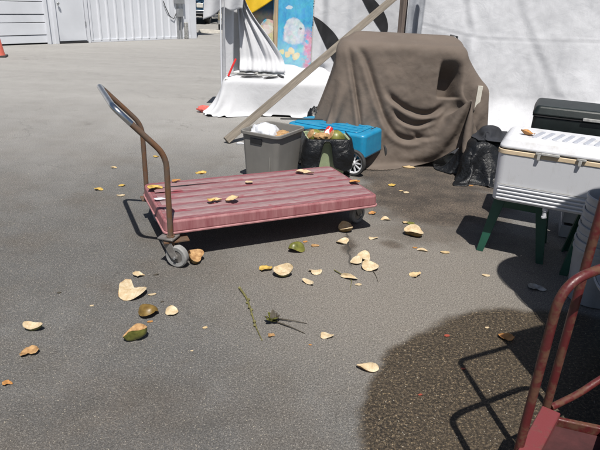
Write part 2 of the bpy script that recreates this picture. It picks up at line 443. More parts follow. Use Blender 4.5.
# ================================================================== ground
def make_ground():
    t = NT('asphalt_ground', .85, 0, .35)
    co = t.tc.outputs['Object']
    # noise-warped plan position, so that the stains get ragged edges
    wn_ = t.noise(3.2, 5, .65, color=True)
    sub = t.n.new('ShaderNodeVectorMath'); sub.operation = 'SUBTRACT'; t.l(wn_, sub.inputs[0]); sub.inputs[1].default_value = (.5, .5, .5)
    scl = t.n.new('ShaderNodeVectorMath'); scl.operation = 'SCALE'; t.l(sub.outputs[0], scl.inputs[0]); scl.inputs['Scale'].default_value = .55
    ad = t.n.new('ShaderNodeVectorMath'); t.l(co, ad.inputs[0]); t.l(scl.outputs[0], ad.inputs[1])
    wx, wy, _ = t.sep(ad.outputs[0])
    scl2 = t.n.new('ShaderNodeVectorMath'); scl2.operation = 'SCALE'; t.l(sub.outputs[0], scl2.inputs[0]); scl2.inputs['Scale'].default_value = .17
    ad2 = t.n.new('ShaderNodeVectorMath'); t.l(co, ad2.inputs[0]); t.l(scl2.outputs[0], ad2.inputs[1])
    vx, vy, _ = t.sep(ad2.outputs[0])
    x, y, _ = t.sep(co)
    # tar and stones
    big = t.noise(.55, 4, .6); mid = t.noise(4.5, 5, .62)
    col = t.mix(t.ramp(big, [(.3, 0.), (.7, 1.)]), (.088, .0875, .087), (.150, .147, .142))
    col = t.mix(t.math('MULTIPLY', t.ramp(mid, [(.35, 1.), (.6, 0.)]), .5), col, (.080, .078, .075))
    soil = t.noise(1.7, 5, .62, t.co(loc=(11, 4, 0))); col = t.mix(t.math('MULTIPLY', t.ramp(soil, [(.46, 0.), (.62, 1.)]), .55), col, (.088, .074, .060))
    spot2 = t.noise(7, 3, .5, t.co(loc=(1, 8, 0))); col = t.mix(t.ramp(spot2, [(.70, 0.), (.76, .6)]), col, (.04, .037, .034))
    # pale coral dust further out in the yard
    dn = t.noise(.35, 5, .6, t.co((1, .45, 1))); streak = t.noise(1.3, 4, .6, t.co((.25, 1.1, 1), rot=(0, 0, R(-24))), dist=.5)
    yy = t.math('ADD', y, t.math('MULTIPLY', t.math('SUBTRACT', dn, .5), 5.))
    yy = t.math('ADD', yy, t.math('MULTIPLY', x, .30))
    dust = t.smooth(yy, 2.9, 7.0)
    dust = t.math('MULTIPLY', dust, t.ramp(streak, [(.3, .8), (.65, 1.)]))
    col = t.mix(dust, col, t.mix(mid, (.30, .294, .285), (.43, .423, .408)))
    dry = t.math('MULTIPLY', t.ell(vx, vy, .62, 2.9, .95, 1.0, .6), .75)
    col = t.mix(dry, col, (.225, .202, .175))
    # stones
    cellc = t.vor(150, out='Color'); celld = t.vor(150)
    cs = t.sep(cellc)
    stone = t.math('MULTIPLY', t.ramp(cs[0], [(.5, 0.), (.85, 1.)]), t.ramp(celld, [(.25, 1.), (.5, 0.)]))
    tone = t.mix(cs[1], (.20, .18, .15), (.36, .335, .30))
    fine = t.noise(330, 2, .7)
    pep = t.noise(115, 3, .75); pep2 = t.noise(210, 2, .7, t.co(loc=(3, 5, 1)))
    col = t.mix(1., col, t.ramp(pep, [(.34, .55), (.5, .97), (.66, 1.55)]), 'MULTIPLY')
    col = t.mix(1., col, t.ramp(pep2, [(.34, .55), (.5, 1.), (.66, 1.5)]), 'MULTIPLY')
    col = t.mix(t.ramp(fine, [(.3, .55), (.62, 0.)]), col, (.022, .0215, .021))
    grain = t.noise(900, 1, .6)
    col = t.mix(t.math('MULTIPLY', stone, .62), col, tone)
    col = t.mix(t.ramp(grain, [(.5, 0.), (.75, .5)]), col, (.30, .285, .255))
    # wet sheets and damp dirt
    wet = t.math('MAXIMUM', t.ell(vx, vy, 1.22, 1.36, .98, 1.25, .035, R(-8)), t.ell(vx, vy, .76, 1.75, .45, .58, .05))
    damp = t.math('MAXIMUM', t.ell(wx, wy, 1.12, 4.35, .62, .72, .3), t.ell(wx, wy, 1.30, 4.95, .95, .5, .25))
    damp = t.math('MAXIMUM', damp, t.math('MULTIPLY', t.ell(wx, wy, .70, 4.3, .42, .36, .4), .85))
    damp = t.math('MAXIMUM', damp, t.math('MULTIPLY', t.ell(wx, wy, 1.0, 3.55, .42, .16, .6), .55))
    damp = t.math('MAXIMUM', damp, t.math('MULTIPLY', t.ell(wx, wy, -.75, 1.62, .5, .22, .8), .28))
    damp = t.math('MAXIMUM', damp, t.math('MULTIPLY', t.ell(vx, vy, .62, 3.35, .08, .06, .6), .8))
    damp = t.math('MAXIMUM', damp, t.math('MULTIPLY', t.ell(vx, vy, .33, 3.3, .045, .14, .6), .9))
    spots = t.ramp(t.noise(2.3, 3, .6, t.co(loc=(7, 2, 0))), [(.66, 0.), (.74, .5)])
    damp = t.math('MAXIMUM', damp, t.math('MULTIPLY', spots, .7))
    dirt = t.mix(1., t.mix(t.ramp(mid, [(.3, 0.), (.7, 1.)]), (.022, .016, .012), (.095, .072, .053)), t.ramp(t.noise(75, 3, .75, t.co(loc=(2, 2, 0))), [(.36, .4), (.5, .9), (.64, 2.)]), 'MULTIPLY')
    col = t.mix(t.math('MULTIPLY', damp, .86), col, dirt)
    wetc = t.mix(t.math('MULTIPLY', stone, .8), t.mix(fine, (.012, .009, .006), (.075, .057, .037)), t.mix(cs[1], (.13, .095, .052), (.22, .168, .10)))  # brighter golden chips paint sunlit sparkle into the wet stones
    wetc = t.mix(1., wetc, t.ramp(t.noise(75, 3, .75), [(.36, .2), (.5, .75), (.64, 2.8)]), 'MULTIPLY')
    wetc = t.mix(t.ramp(mid, [(.3, 0.), (.75, .4)]), wetc, (.068, .052, .035))
    col = t.mix(t.math('MULTIPLY', wet, .97), col, wetc)
    # crack
    ck = t.math('ABSOLUTE', t.math('SUBTRACT', t.math('ADD', x, t.math('MULTIPLY', t.math('SUBTRACT', mid, .5), .14)), .315))
    ckm = t.math('MULTIPLY', t.math('MULTIPLY', t.smooth(ck, .012, .004), t.smooth(y, 2.95, 3.05)), t.smooth(y, 3.62, 3.5))
    col = t.mix(t.math('MULTIPLY', ckm, .7), col, (.03, .028, .025))
    ce = t.vor(.55, 'DISTANCE_TO_EDGE', co=ad.outputs[0]); hair = t.math('MULTIPLY', t.smooth(ce, .006, .0015), t.ramp(t.noise(.9, 3, .6, t.co(loc=(2, 9, 0))), [(.48, 0.), (.6, 1.)]))
    col = t.mix(t.math('MULTIPLY', hair, .3), col, (.04, .039, .037))
    rg = t.mix(wet, (.9, .9, .9), (.55, .55, .55))
    t.l(rg, t.b.inputs['Roughness'])
    h = t.math('ADD', t.math('MULTIPLY', t.ramp(celld, [(.0, 1.), (.6, 0.)]), .55), t.math('MULTIPLY', fine, .6))
    h = t.math('ADD', h, t.math('MULTIPLY', t.noise(45, 3), .35))
    t.bump(h, .55, .006)
    return t.base(col)
g = MB()
S_ = 300
g.add([(-S_, -S_, 0), (S_, -S_, 0), (S_, S_, 0), (-S_, S_, 0)], [(0, 1, 2, 3)])
struct(g.build('ground', make_ground(), smooth=False), 'grey asphalt yard with pale dust, damp stains and a wet patch')

# loose grit lying on the asphalt
rg_ = random.Random(3); q = MB()
for i in range(5200):
    yv = 1.2 + 4.3 * rg_.random() ** 1.5; xv = rg_.uniform(-.78, .78) * yv
    s_ = rg_.choice((.0014, .0018, .0022, .003)) * rg_.uniform(.7, 1.3)
    a = rg_.random() * 6.28
    m_ = T(xv, yv, s_ * .3) @ RZ(a) @ RX(rg_.uniform(-.3, .3)) @ Matrix.Diagonal((1, rg_.uniform(.6, 1), rg_.uniform(.5, .8), 1))
    q.add([(s_, 0, 0), (0, s_, 0), (-s_, 0, 0), (0, -s_, 0), (0, 0, s_), (0, 0, -s_)],
          [(0, 1, 4), (1, 2, 4), (2, 3, 4), (3, 0, 4), (1, 0, 5), (2, 1, 5), (3, 2, 5), (0, 3, 5)], m_)
tag(q.build('grit', simple('grit', (.3, .27, .22), .8, .5, 60, 0), smooth=False), 'fine pale grit scattered over the asphalt', 'grit', kind='stuff')

# ================================================================== metal building at the far left
BLD = thing('metal_building', 'white corrugated metal building with roll-up door and plain door at far left', 'building', (-3.70, 18.57, 0), math.atan2(.764, .645))
WH = 3.8
def bpart(name, boxes, mat, parent=BLD, **k):
    b = MB()
    for c, d in boxes: b.box(c, d)
    return b.build(name, mat, parent, **k)
wall = bpart('wall', [((-1.85, .06, WH / 2), (3.70, .12, WH)), ((-4.675, .06, WH / 2), (.25, .12, WH)),
                      ((-4.125, .06, (WH + 2.08) / 2), (.85, .12, WH - 2.08)), ((-6.4, .06, (WH + 3.05) / 2), (3.2, .12, WH - 3.05)),
                      ((-9.5, .06, WH / 2), (3.0, .12, WH)), ((-.06, 4, WH / 2), (.12, 7.9, WH))], M['white_metal'], smooth=False)
ribm = MB()
ribm.add([(-.045, 0, .06), (-.02, -.035, .06), (.02, -.035, .06), (.045, 0, .06), (-.045, 0, WH), (-.02, -.035, WH), (.02, -.035, WH), (.045, 0, WH)],
         [(0, 1, 5, 4), (1, 2, 6, 5), (2, 3, 7, 6), (4, 5, 6, 7), (3, 2, 1, 0)])
rib0 = ribm.build('rib', M['white_metal'], wall, smooth=False); rib0.location = (-.42, 0, 0)
for k in range(1, 13):
    r_ = rib0.copy(); C.objects.link(r_); r_.parent = wall; r_.location = (-.42 - .262 * k, 0, 0)
for k in range(8):
    r_ = rib0.copy(); C.objects.link(r_); r_.parent = wall; r_.location = (-8.2 - .262 * k, 0, 0)
bpart('base_flashing', [((-1.85, -.012, .04), (3.66, .024, .07))], M['white_metal'], smooth=False)
bpart('corner_trim', [((-.05, -.03, WH / 2), (.22, .055, WH))], M['white_metal'], bevel=.006)
dr = bpart('door', [((-4.125, .015, 1.06), (.80, .045, 2.0))], M['white_metal'], bevel=.004)
bpart('door_frame', [((-4.575, -.015, 1.06), (.07, .10, 2.12)), ((-3.675, -.015, 1.06), (.07, .10, 2.12)), ((-4.125, -.012, 2.13), (.97, .1, .07))], M['white_metal'], bevel=.004)
bpart('threshold', [((-4.125, -.02, .022), (.80, .1, .04))], M['dark_gap'], smooth=False)
bpart('hinge', [((-3.725, -.022, .5), (.02, .03, .1))], M['galv'], dr, smooth=False); bpart('hinge', [((-3.725, -.022, 1.5), (.02, .03, .1))], M['galv'], dr, smooth=False)
kn = MB(); kn.lathe([(.012, 0), (.012, .04), (.03, .045), (.034, .065), (.02, .085)], 12, T(-4.45, -.006, 1.0) @ RX(R(90))); kn.build('door_knob', M['galv'], dr)
ru = bpart('roll_up_door', [((-6.4, .09, 1.52), (3.2, .02, 3.05))], M['dark_gap'], smooth=False)
zz = .03
for k in range(12):
    hh = .20 if k % 2 == 0 else .30
    bpart('slat', [((-6.4, .04 - .012 * (k % 2), zz + hh / 2), (3.16, .035, hh - .014))], M['white_metal'], ru, bevel=.006); zz += hh
for jx in (-4.79, -8.01): bpart('door_jamb', [((jx, -.02, 1.53), (.07, .09, 3.06))], M['white_metal'], bevel=.004)
bpart('roof', [((-5.4, 3.8, WH + .06), (11.6, 8.6, .12))], M['galv'], smooth=False)
bpart('meter_box', [((-.62, -.10, 1.25), (.3, .16, .42)), ((-.62, -.10, .78), (.2, .12, .24))], M['galv'], bevel=.01)
cd = MB(); cd.tube([(-.68, -.07, .0), (-.68, -.07, 1.1)], .035, 8); cd.tube([(-.56, -.07, .0), (-.56, -.07, .7)], .03, 8); cd.tube([(-.62, -.08, 1.4), (-.62, -.08, 3.6)], .045, 8)
cd.build('conduit', M['galv'], BLD)
cw = MB(); cw.tube([(-.7, -.06, .8), (-.8, -.04, .6), (-.95, -.04, .68), (-1.1, -.045, .95), (-1.16, -.045, 1.1)], .012, 6); cw.build('cable', M['rubber'], BLD)
bpart('wall_stain', [((-.36, -.055, .25), (.12, .1, .5))], M['tag_grey'], bevel=.02)

# ================================================================== vehicles behind the building corner
def wheel_at(par, x, y, z, r, wdt):
    b = MB(); b.lathe([(r * .62, -wdt / 2), (r * .93, -wdt / 2), (r, -wdt * .36), (r, wdt * .36), (r * .93, wdt / 2), (r * .62, wdt / 2), (r * .62, -wdt / 2)], 24, T(x, y, z) @ RY(R(90)), cap=False)
    o = b.build('wheel', M['rubber'], par)
    h = MB(); h.lathe([(r * .6, -wdt * .47), (r * .5, -wdt * .3), (r * .18, -wdt * .36), (.01, -wdt * .42)], 16, T(x, y, z) @ RY(R(90))); h.build('rim', M['chrome'], o)
def pickup(label, loc, rz, paint, name):
    t = thing(name, label, 'truck', loc, rz)
    W = .90
    def body(poly, half, mat, nm, par, bev=.05):
        b = MB(); n = len(poly)
        b.add([(-half, y_, z_) for y_, z_ in poly] + [(half, y_, z_) for y_, z_ in poly],
              [tuple(range(n)), tuple(reversed(range(n, 2 * n)))] + [(i, n + i, n + (i + 1) % n, (i + 1) % n) for i in range(n)])
        return b.build(nm, mat, par, bevel=bev, seg=3)
    bd = body([(-2.5, .45), (-2.55, .62), (-2.5, .92), (-1.2, 1.08), (2.4, 1.06), (2.45, .5)], W, paint, 'body', t)
    cb = body([(-1.15, 1.06), (-.55, 1.62), (.75, 1.66), (1.05, 1.05)], W - .08, paint, 'cab', t)
    b = MB(); b.add([(-.72, -1.09, 1.1), (.72, -1.09, 1.1), (.66, -.62, 1.56), (-.66, -.62, 1.56)], [(0, 1, 2, 3)]); o = b.build('windscreen', M['glass_dark'], t, solid=.01); o.location = (0, -.03, .03)
    for s_ in (-1, 1):
        b = MB(); b.add([(s_ * .835, -.85, 1.12), (s_ * .835, .85, 1.12), (s_ * .835, .68, 1.55), (s_ * .835, -.48, 1.53)], [(0, 1, 2, 3)]); b.build('side_window', M['glass_dark'], t, solid=.012)
    b = MB(); b.box((0, -2.56, .52), (1.82, .16, .17)); b.build('bumper', M['chrome'], t, bevel=.03)
    gr = MB(); gr.box((0, -2.545, .78), (1.0, .05, .2)); go = gr.build('grille', M['black_plastic'], t, bevel=.01)
    for k in range(3):
        b = MB(); b.box((0, -2.575, .71 + .07 * k), (.98, .02, .018)); b.build('grille_bar', M['chrome'], go, smooth=False)
    for s_ in (-1, 1):
        b = MB(); b.box((s_ * .68, -2.55, .79), (.3, .06, .19)); b.build('headlight', M['lamp_glass'], t, bevel=.025)
        b = MB(); b.box((s_ * .98, -.75, 1.16), (.16, .08, .14)); b.build('mirror', M['black_plastic'], t, bevel=.02)
        for yy in (-1.65, 1.6): wheel_at(t, s_ * .80, yy, .36, .36, .22)
    b = MB(); b.box((0, 0, .42), (1.5, 4.6, .16)); b.build('chassis', M['dark_gap'], t, smooth=False)
    return t
tp = pickup('dusty tan pickup truck parked under trees beyond the stall', (-2.72, 24.3, 0), R(6), M['car_paint'], 'pickup_truck')
tp.scale = (.95, .9, .74); tp.location.y = 23.5
pickup('dark blue truck parked in shade just past the building corner', (-5.35, 28.4, 0), R(-4), M['blue_paint'], 'blue_truck')
ws = MB(); ws.prism([(-.9, -.09), (.9, -.09), (.9, .09), (-.9, .09)], 0, .12, None, [(-.86, -.05), (.86, -.05), (.86, .05), (-.86, .05)])
o = ws.build('wheel_stop', M['concrete'], bevel=.012); o.location = (-3.15, 21.15, 0); o.rotation_euler = (0, 0, R(4)); tag(o, 'low concrete wheel stop in front of tan pickup truck', 'wheel stop')

# ================================================================== trees behind
leafs = []
def tree(label, x, y, h, rad, seed, mat, n=2600, base=.25):
    rr = random.Random(seed); t = thing('tree', label, 'tree', (x, y, 0), 0, 'trees behind the yard')
    b = MB(); top = h * .62
    b.tube([(0, 0, -.05), (.05, .03, h * .2), (-.05, .1, h * .4), (.1, .05, top)], [.22, .18, .14, .05], 8)
    for k in range(7):
        a = rr.random() * 6.28; z0 = h * rr.uniform(.22, .5); L = rad * rr.uniform(.6, .95)
        b.tube([(0, .05, z0), (math.cos(a) * L * .5, math.sin(a) * L * .5, z0 + h * .12), (math.cos(a) * L, math.sin(a) * L, z0 + h * rr.uniform(.12, .3))], [.08, .05, .015], 6)
    b.build('trunk', M['bark'], t)
    cl = []
    for k in range(26):
        a = rr.random() * 6.28; r = rad * math.sqrt(rr.random()) * .85
        cl.append((math.cos(a) * r, math.sin(a) * r, h * (base + (1 - base) * rr.random() * (1 - .3 * r / rad)), rad * rr.uniform(.2, .36)))
    b = MB()
    for i in range(n):
        cx, cy, cz, cr = rr.choice(cl); d = Vector((rr.gauss(0, 1), rr.gauss(0, 1), rr.gauss(0, .8))).normalized() * cr * rr.random() ** .4
        s_ = rr.uniform(.09, .17)
        m_ = T(cx + d.x, cy + d.y, max(.1, cz + d.z)) @ RZ(rr.random() * 6.28) @ RX(rr.uniform(-1.1, 1.1))
        b.add([(-s_ * .5, 0, 0), (0, -s_ * .4, s_ * .1), (s_, 0, 0), (0, s_ * .4, s_ * .1)], [(0, 1, 2), (0, 2, 3)], m_)
    b.build('crown', mat, t, smooth=False)
tree('dark leafy tree directly behind tan pickup truck', -2.2, 29.5, 6.5, 3.2, 1, M['leaves_dark'], 4200, .1)
tree('dense tree behind dark blue truck', -5.8, 32.5, 7, 3.4, 2, M['leaves_dark'], 4200, .08)
tree('tree right of the tan pickup truck', 1.2, 30.5, 6, 3.2, 3, M['leaves_mid'], 3000, .25)
tree('tree standing behind the metal building roof', -9.5, 33, 8, 3.4, 4, M['leaves_mid'], 2500, .2)
tree('tree behind the white stall sheets', 4.5, 24, 6.5, 3.4, 5, M['leaves_mid'], 2500, .2)
tree('shade tree over the blue truck beside the building corner', -3.9, 26.6, 6.2, 2.6, 6, M['leaves_dark'], 2400, .42)

# ================================================================== traffic cone
t = thing('traffic_cone', 'faded orange traffic cone near roll-up door at left edge', 'cone', (-6.55, 11.95, 0), .3)
b = MB(); b.box((0, 0, .02), (.30, .30, .04)); b.build('base', M['rubber'], t, bevel=.01)
b = MB(); b.lathe([(.125, .04), (.115, .06), (.03, .66), (.022, .67)], 20); b.build('cone_body', M['cone_orange'], t)

# ================================================================== stall: frame, sheets, mural
fr = thing('market_stall', 'pale wooden market stall posts and beams carrying the white sheets', 'stall', (0, 0, 0))
def post(par, p0, p1, d, mat, name='post'):
    b = MB(); p0 = Vector(p0); p1 = Vector(p1); L = (p1 - p0).length
    q = (p1 - p0).to_track_quat('Z', 'Y').to_matrix().to_4x4()
    b.box((0, 0, L / 2), (d, d, L)); o = b.build(name, mat, par, bevel=.004); o.matrix_local = Matrix.Translation(p0) @ q; return o
for (x, y) in ((-1.02, 8.52), (1.36, 8.45)): post(fr, (x, y, 0), (x, y, 2.3), .06, M['pale_wood'])
post(fr, (-.485, 8.335, 0), (-.47, 8.335, 2.3), .055, M['pale_wood'])
post(fr, (-1.2, 8.45, 2.3), (1.45, 8.45, 2.3), .06, M['pale_wood'], 'beam')
post(fr, (-1.16, 7.3, 2.36), (-1.0, 8.55, 2.36), .06, M['pale_wood'], 'beam')
post(fr, (4.6, 6.45, 0), (4.6, 6.45, 2.4), .07, M['pale_wood'])
post(fr, (1.30, 6.74, 2.2), (4.65, 6.60, 2.2), .06, M['pale_wood'], 'beam')
post(fr, (1.42, 6.90, 0), (1.42, 6.90, 2.3), .06, M['pale_wood'])
b = MB(); b.tube([(-1.13, 7.40, 0), (-1.13, 7.40, 2.36)], .010, 10); b.build('steel_pole', M['white_metal'], fr)
o = post(None, (1.22, 7.50, 0), (1.17, 7.46, 2.3), .075, M['brown_post'], 'wooden_post'); tag(o, 'weathered dark brown upright post beside pale mottled curtain', 'post')

def sheet(name, label, fn, nu, nv, mat, cat='sheet', thick=.003):
    b = MB(); b.grid(fn, nu, nv); o = b.build(name, mat, solid=thick, auto=180); return tag(o, label, cat)
# right-hand sheet
def f_right(u, v):
    x = 1.30 + 3.3 * u; z = .03 + 2.15 * (1 - v)
    y = 6.68 - .14 * u
    y += .025 * math.sin(x * 5.2 + .8 * math.sin(z * 2.)) + .05 * ns(x * 1.3, z * .8, 3) + .012 * fbm(x * 3, z * 2.2, 1)
    F = fold(x, z, [(1.2, 1.30), (1.75, 1.19), (1.95, 1.16), (2.6, 1.16), (4.6, 1.2)], .012, .0035, 1.)
    F += fold(x, z, [(1.9, 1.16), (1.87, .7), (1.95, -.2)], .05, .020, .9) * sm(1.2, 1.0, z)
    F += fold(x, z, [(2.2, 2.4), (2.35, 1.6), (2.7, 1.05), (3.0, .6)], .05, .006, .9)
    F += fold(x, z, [(1.6, 2.4), (1.8, 1.5), (1.9, 1.2)], .04, .010, .9) * sm(1.1, 1.35, z)
    y += F
    y -= .16 * sm(.5, .0, z) + .03 * sm(.6, .0, z) * math.sin(x * 11)
    return (x, y, z)
sheet('hanging_sheet', 'large creased white sheet hanging behind covered stand and coolers', f_right, 200, 110, M['sheet_cloth'])
# left-hand sheet with the dark printed shapes
def y_left(x, z):
    y = 8.30 + .02 * math.sin(x * 6 + 1) + .03 * ns(x * 1.4, z * .9, 9) + .01 * fbm(x * 3, z * 2.5, 4)
    y += fold(x, z, [(.15, 2.2), (.3, 1.3), (.25, .6)], .06, .035, .8)
    y += fold(x, z, [(.75, 2.2), (.6, 1.4), (.75, .5)], .07, .03, .8)
    return y
def f_left(u, v):
    x = .06 + 1.34 * u; z = .05 + 2.2 * (1 - v); return (x, y_left(x, z), z)
ls = sheet('printed_sheet', 'white sheet with two black leaf-shaped prints beside painted panel', f_left, 90, 100, M['white_cloth'])
def leafprint(a, b_, wl, wr):
    bm_ = MB()
    def fn(u, v):
        x = a[0] + (b_[0] - a[0]) * v; z = a[1] + (b_[1] - a[1]) * v
        e = math.sin(math.pi * v) ** .75
        x += -wl * e + (wl + wr) * e * u
        return (x, y_left(x, z) - .008, z)
    bm_.grid(fn, 10, 30); return bm_.build('print', M['black_paint'], ls, auto=180)
leafprint((.047, 1.235), (.40, .60), .02, .22)
leafprint((.62, 1.66), (1.10, 1.00), .03, .19)
# mottled lacy curtain right of the brown post
def f_lace(u, v):
    x = 1.235 + .31 * u; z = .1 + 2.05 * (1 - v)
    return (x, 7.38 + .02 * math.sin(u * 14) + .01 * ns(x * 9, z * 6), z)
sheet('lace_curtain', 'narrow pale mottled curtain between brown post and white sheet', f_lace, 40, 60, M['lace_cloth'], 'curtain')

# painted panels behind the table (flat print on boards)
def mural_mat(name, right):
    t = NT(name, .5, 0, .4); x, _, z = t.sep(t.tc.outputs['Object'])
    wc = t.noise(7, 4, .6, color=True); ws_ = t.sep(wc)
    xw = t.math('ADD', x, t.math('MULTIPLY', t.math('SUBTRACT', ws_[0], .5), .10)); zw = t.math('ADD', z, t.math('MULTIPLY', t.math('SUBTRACT', ws_[1], .5), .10))
    n1 = t.noise(9, 5, .65, t.co((1, 1, .5))); n2 = t.noise(16, 4, .6); n3 = t.vor(26, out='Color')
    if right:
        col = t.mix(t.ramp(n1, [(.3, 0.), (.7, 1.)]), (.03, .23, .5), (.10, .45, .66))
        col = t.mix(t.math('MULTIPLY', t.smooth(zw, 1.0, .72), .75), col, t.mix(n2, (.16, .5, .62), (.42, .62, .66)))
        fish = t.math('MAXIMUM', t.ell(xw, zw, -.21, 1.02, .155, .17, .08), t.ell(xw, zw, -.22, .93, .15, .10, .15))
        col = t.mix(fish, col, t.mix(t.ramp(n2, [(.3, 0.), (.75, 1.)]), (.40, .47, .56), (.66, .69, .72)))
        col = t.mix(t.math('MULTIPLY', t.ell(xw, zw, -.13, 1.06, .018, .02, .2), .8), col, (.12, .13, .2))
        for cx, cz, r in ((-.30, .68, .045), (-.24, .74, .05), (-.17, .665, .055), (-.385, .72, .035)):
            col = t.mix(t.ell(xw, zw, cx, cz, r, r * .95, .12), col, t.mix(n2, (.62, .52, .28), (.75, .68, .5)))
        pk = t.math('MULTIPLY', t.smooth(xw, -.12, -.02), t.smooth(zw, 1.12, .95))
        pk = t.math('MULTIPLY', pk, t.ramp(n2, [(.38, 0.), (.5, 1.)]))
        col = t.mix(pk, col, t.mix(n3, (.55, .2, .32), (.62, .45, .55)))
        col = t.mix(.35, col, t.mix(.75, t.vor(15, out='Color'), t.noise(14, 5, .7, color=True)), 'OVERLAY')
        col = t.mix(t.math('MULTIPLY', t.ell(xw, zw, -.30, 1.33, .05, .03, .2), .8), col, (.6, .66, .7))
    else:
        col = t.mix(t.ramp(n1, [(.3, 0.), (.7, 1.)]), (.48, .40, .28), (.62, .56, .46))
        col = t.mix(t.ramp(t.noise(6, 4, .6, t.co(loc=(4, 1, 1))), [(.55, 0.), (.62, 1.)]), col, (.10, .42, .52))
        col = t.mix(t.ell(xw, zw, -.63, .86, .07, .09, .15), col, (.14, .055, .035))
        col = t.mix(t.ell(xw, zw, -.60, 1.02, .09, .06, .15), col, (.66, .62, .55))
        col = t.mix(t.ramp(t.noise(8, 3, .6, t.co(loc=(1, 6, 2))), [(.62, 0.), (.68, 1.)]), col, (.5, .1, .08))
        col = t.mix(.55, col, t.mix(.7, t.vor(12, out='Color'), t.noise(12, 5, .7, color=True)), 'OVERLAY')
        col = t.mix(t.smooth(zw, 1.18, 1.3), col, (.04, .12, .22))
    t.bump(n2, .1, .003); return t.base(col)
mr = thing('painted_panel', 'painted seaside panel with pale round fish on blue behind the table', 'painted panel', (0, 0, 0))
b = MB(); b.box((-.20, 8.40, 1.15), (.50, .018, 1.6)); b.build('blue_board', mural_mat('painted_blue', True), mr, bevel=.002)
b = MB(); b.box((-.69, 8.39, 1.15), (.44, .018, 1.6)); b.build('beige_board', mural_mat('painted_beige', False), mr, bevel=.002)

# yellow cloth, white valance, side curtain
def f_yel(u, v):
    x = -1.0 + .5 * u; zb = 1.14 + .30 * u ** 1.2; zt = 2.1
    z = zt + (zb - zt) * v
    return (x, 8.25 + .03 * math.sin(u * 9 + v) + .015 * ns(x * 5, z * 3), z)
sheet('yellow_cloth', 'bright yellow cloth hanging over top of beige painted board', f_yel, 40, 40, M['yellow_cloth'], 'cloth')
def f_val(u, v):
    x = -1.35 + .47 * u; y = 7.34 + .30 * u
    zb = 1.165 + .13 * sm(.05, .5, u) + .015 * math.sin(u * 15); zt = 2.25 - .0 * u
    z = zt + (zb - zt) * v
    x += (1 - v) * .10
    return (x, y + .03 * math.sin(u * 13 + 2 * v) * v + .01 * ns(x * 6, z * 4), z)
sheet('stall_valance', 'white cloth flap hanging at top left corner of the stall', f_val, 50, 50, M['white_cloth'], 'cloth')
def f_cur(u, v):
    z = 2.25 - 2.2 * v
    x = -1.14 + .17 * u; y = 7.45 + 1.0 * u
    a = .045 * (math.sin(u * 21 + 1.5 * v) + .5 * math.sin(u * 37 + 2))
    return (x + a + .01 * ns(y * 5, z * 2), y, z)
sheet('side_curtain', 'shaded white curtain closing the left side of the stall', f_cur, 90, 50, M['white_cloth'], 'curtain')
def f_sw(u, v):
    # drape swept from the top corner down to the table
    z = 2.2 - 1.705 * v
    xl = -1.03 + .09 * v; xr = -.92 + .62 * sm(.35, 1, v) ** 1.1
    x = xl + (xr - xl) * u
    y = 8.10 - .18 * v - .10 * sm(.9, 1, v) + .03 * math.sin(u * 19 - 3 * v) + .012 * math.sin(u * 41 + 5 * v) + .01 * ns(x * 6, z * 4, 2)
    return (x, y, z)
sheet('swept_drape', 'white drape sweeping down to the table in front of beige painted board', f_sw, 70, 60, M['white_cloth'], 'drape')

# ================================================================== cloth-covered table
tb = thing('display_table', 'low display table hidden under a long white cloth left of the stall', 'table', (0, 0, 0))
b = MB(); b.box((-.34, 7.80, .435), (1.46, 1.04, .03)); b.build('table_top', M['grey_wood'], tb, bevel=.004)
for sx in (-.98, .3):
    for sy in (7.36, 8.24):
        b = MB(); b.box((sx, sy, .21), (.05, .05, .418)); b.build('leg', M['grey_wood'], tb, smooth=False)
tc = MB()
tc.v, tc.f = drape(-1.60, .90, 6.80, 8.72, .60, .036, [(-.34, 7.80, .76, .54, .452, 0.), (-.75, 8.18, .10, .06, .52, .4), (-.30, 8.20, .16, .06, .55, -.2), (.15, 8.22, .12, .07, .53, .1)], (), 150, 10, seed=4, keep=lambda x, y: math.hypot(max(0, -1.10 - x, x - .42), max(0, 7.26 - y, y - 8.34)) < .385 + .03 * (1 if x > -1.1 else 0) + .012 * math.sin(x * 5), bend=.03)
tco = tc.build('tablecloth', M['white_cloth'], auto=180, solid=.004, sub=1); tag(tco, 'long white tablecloth draped to the ground over the low display table', 'tablecloth')
def perim(poly, s):
    n = len(poly); L = [math.dist(poly[i], poly[(i + 1) % n]) for i in range(n)]; tot = sum(L); d = s % 1 * tot
    for i in range(n):
        if d <= L[i]:
            t_ = d / L[i]; a = poly[i]; c_ = poly[(i + 1) % n]
            e = Vector((c_[0] - a[0], c_[1] - a[1])).normalized()
            return a[0] + (c_[0] - a[0]) * t_, a[1] + (c_[1] - a[1]) * t_, e.y, -e.x
        d -= L[i]
    return poly[0][0], poly[0][1], 0, -1
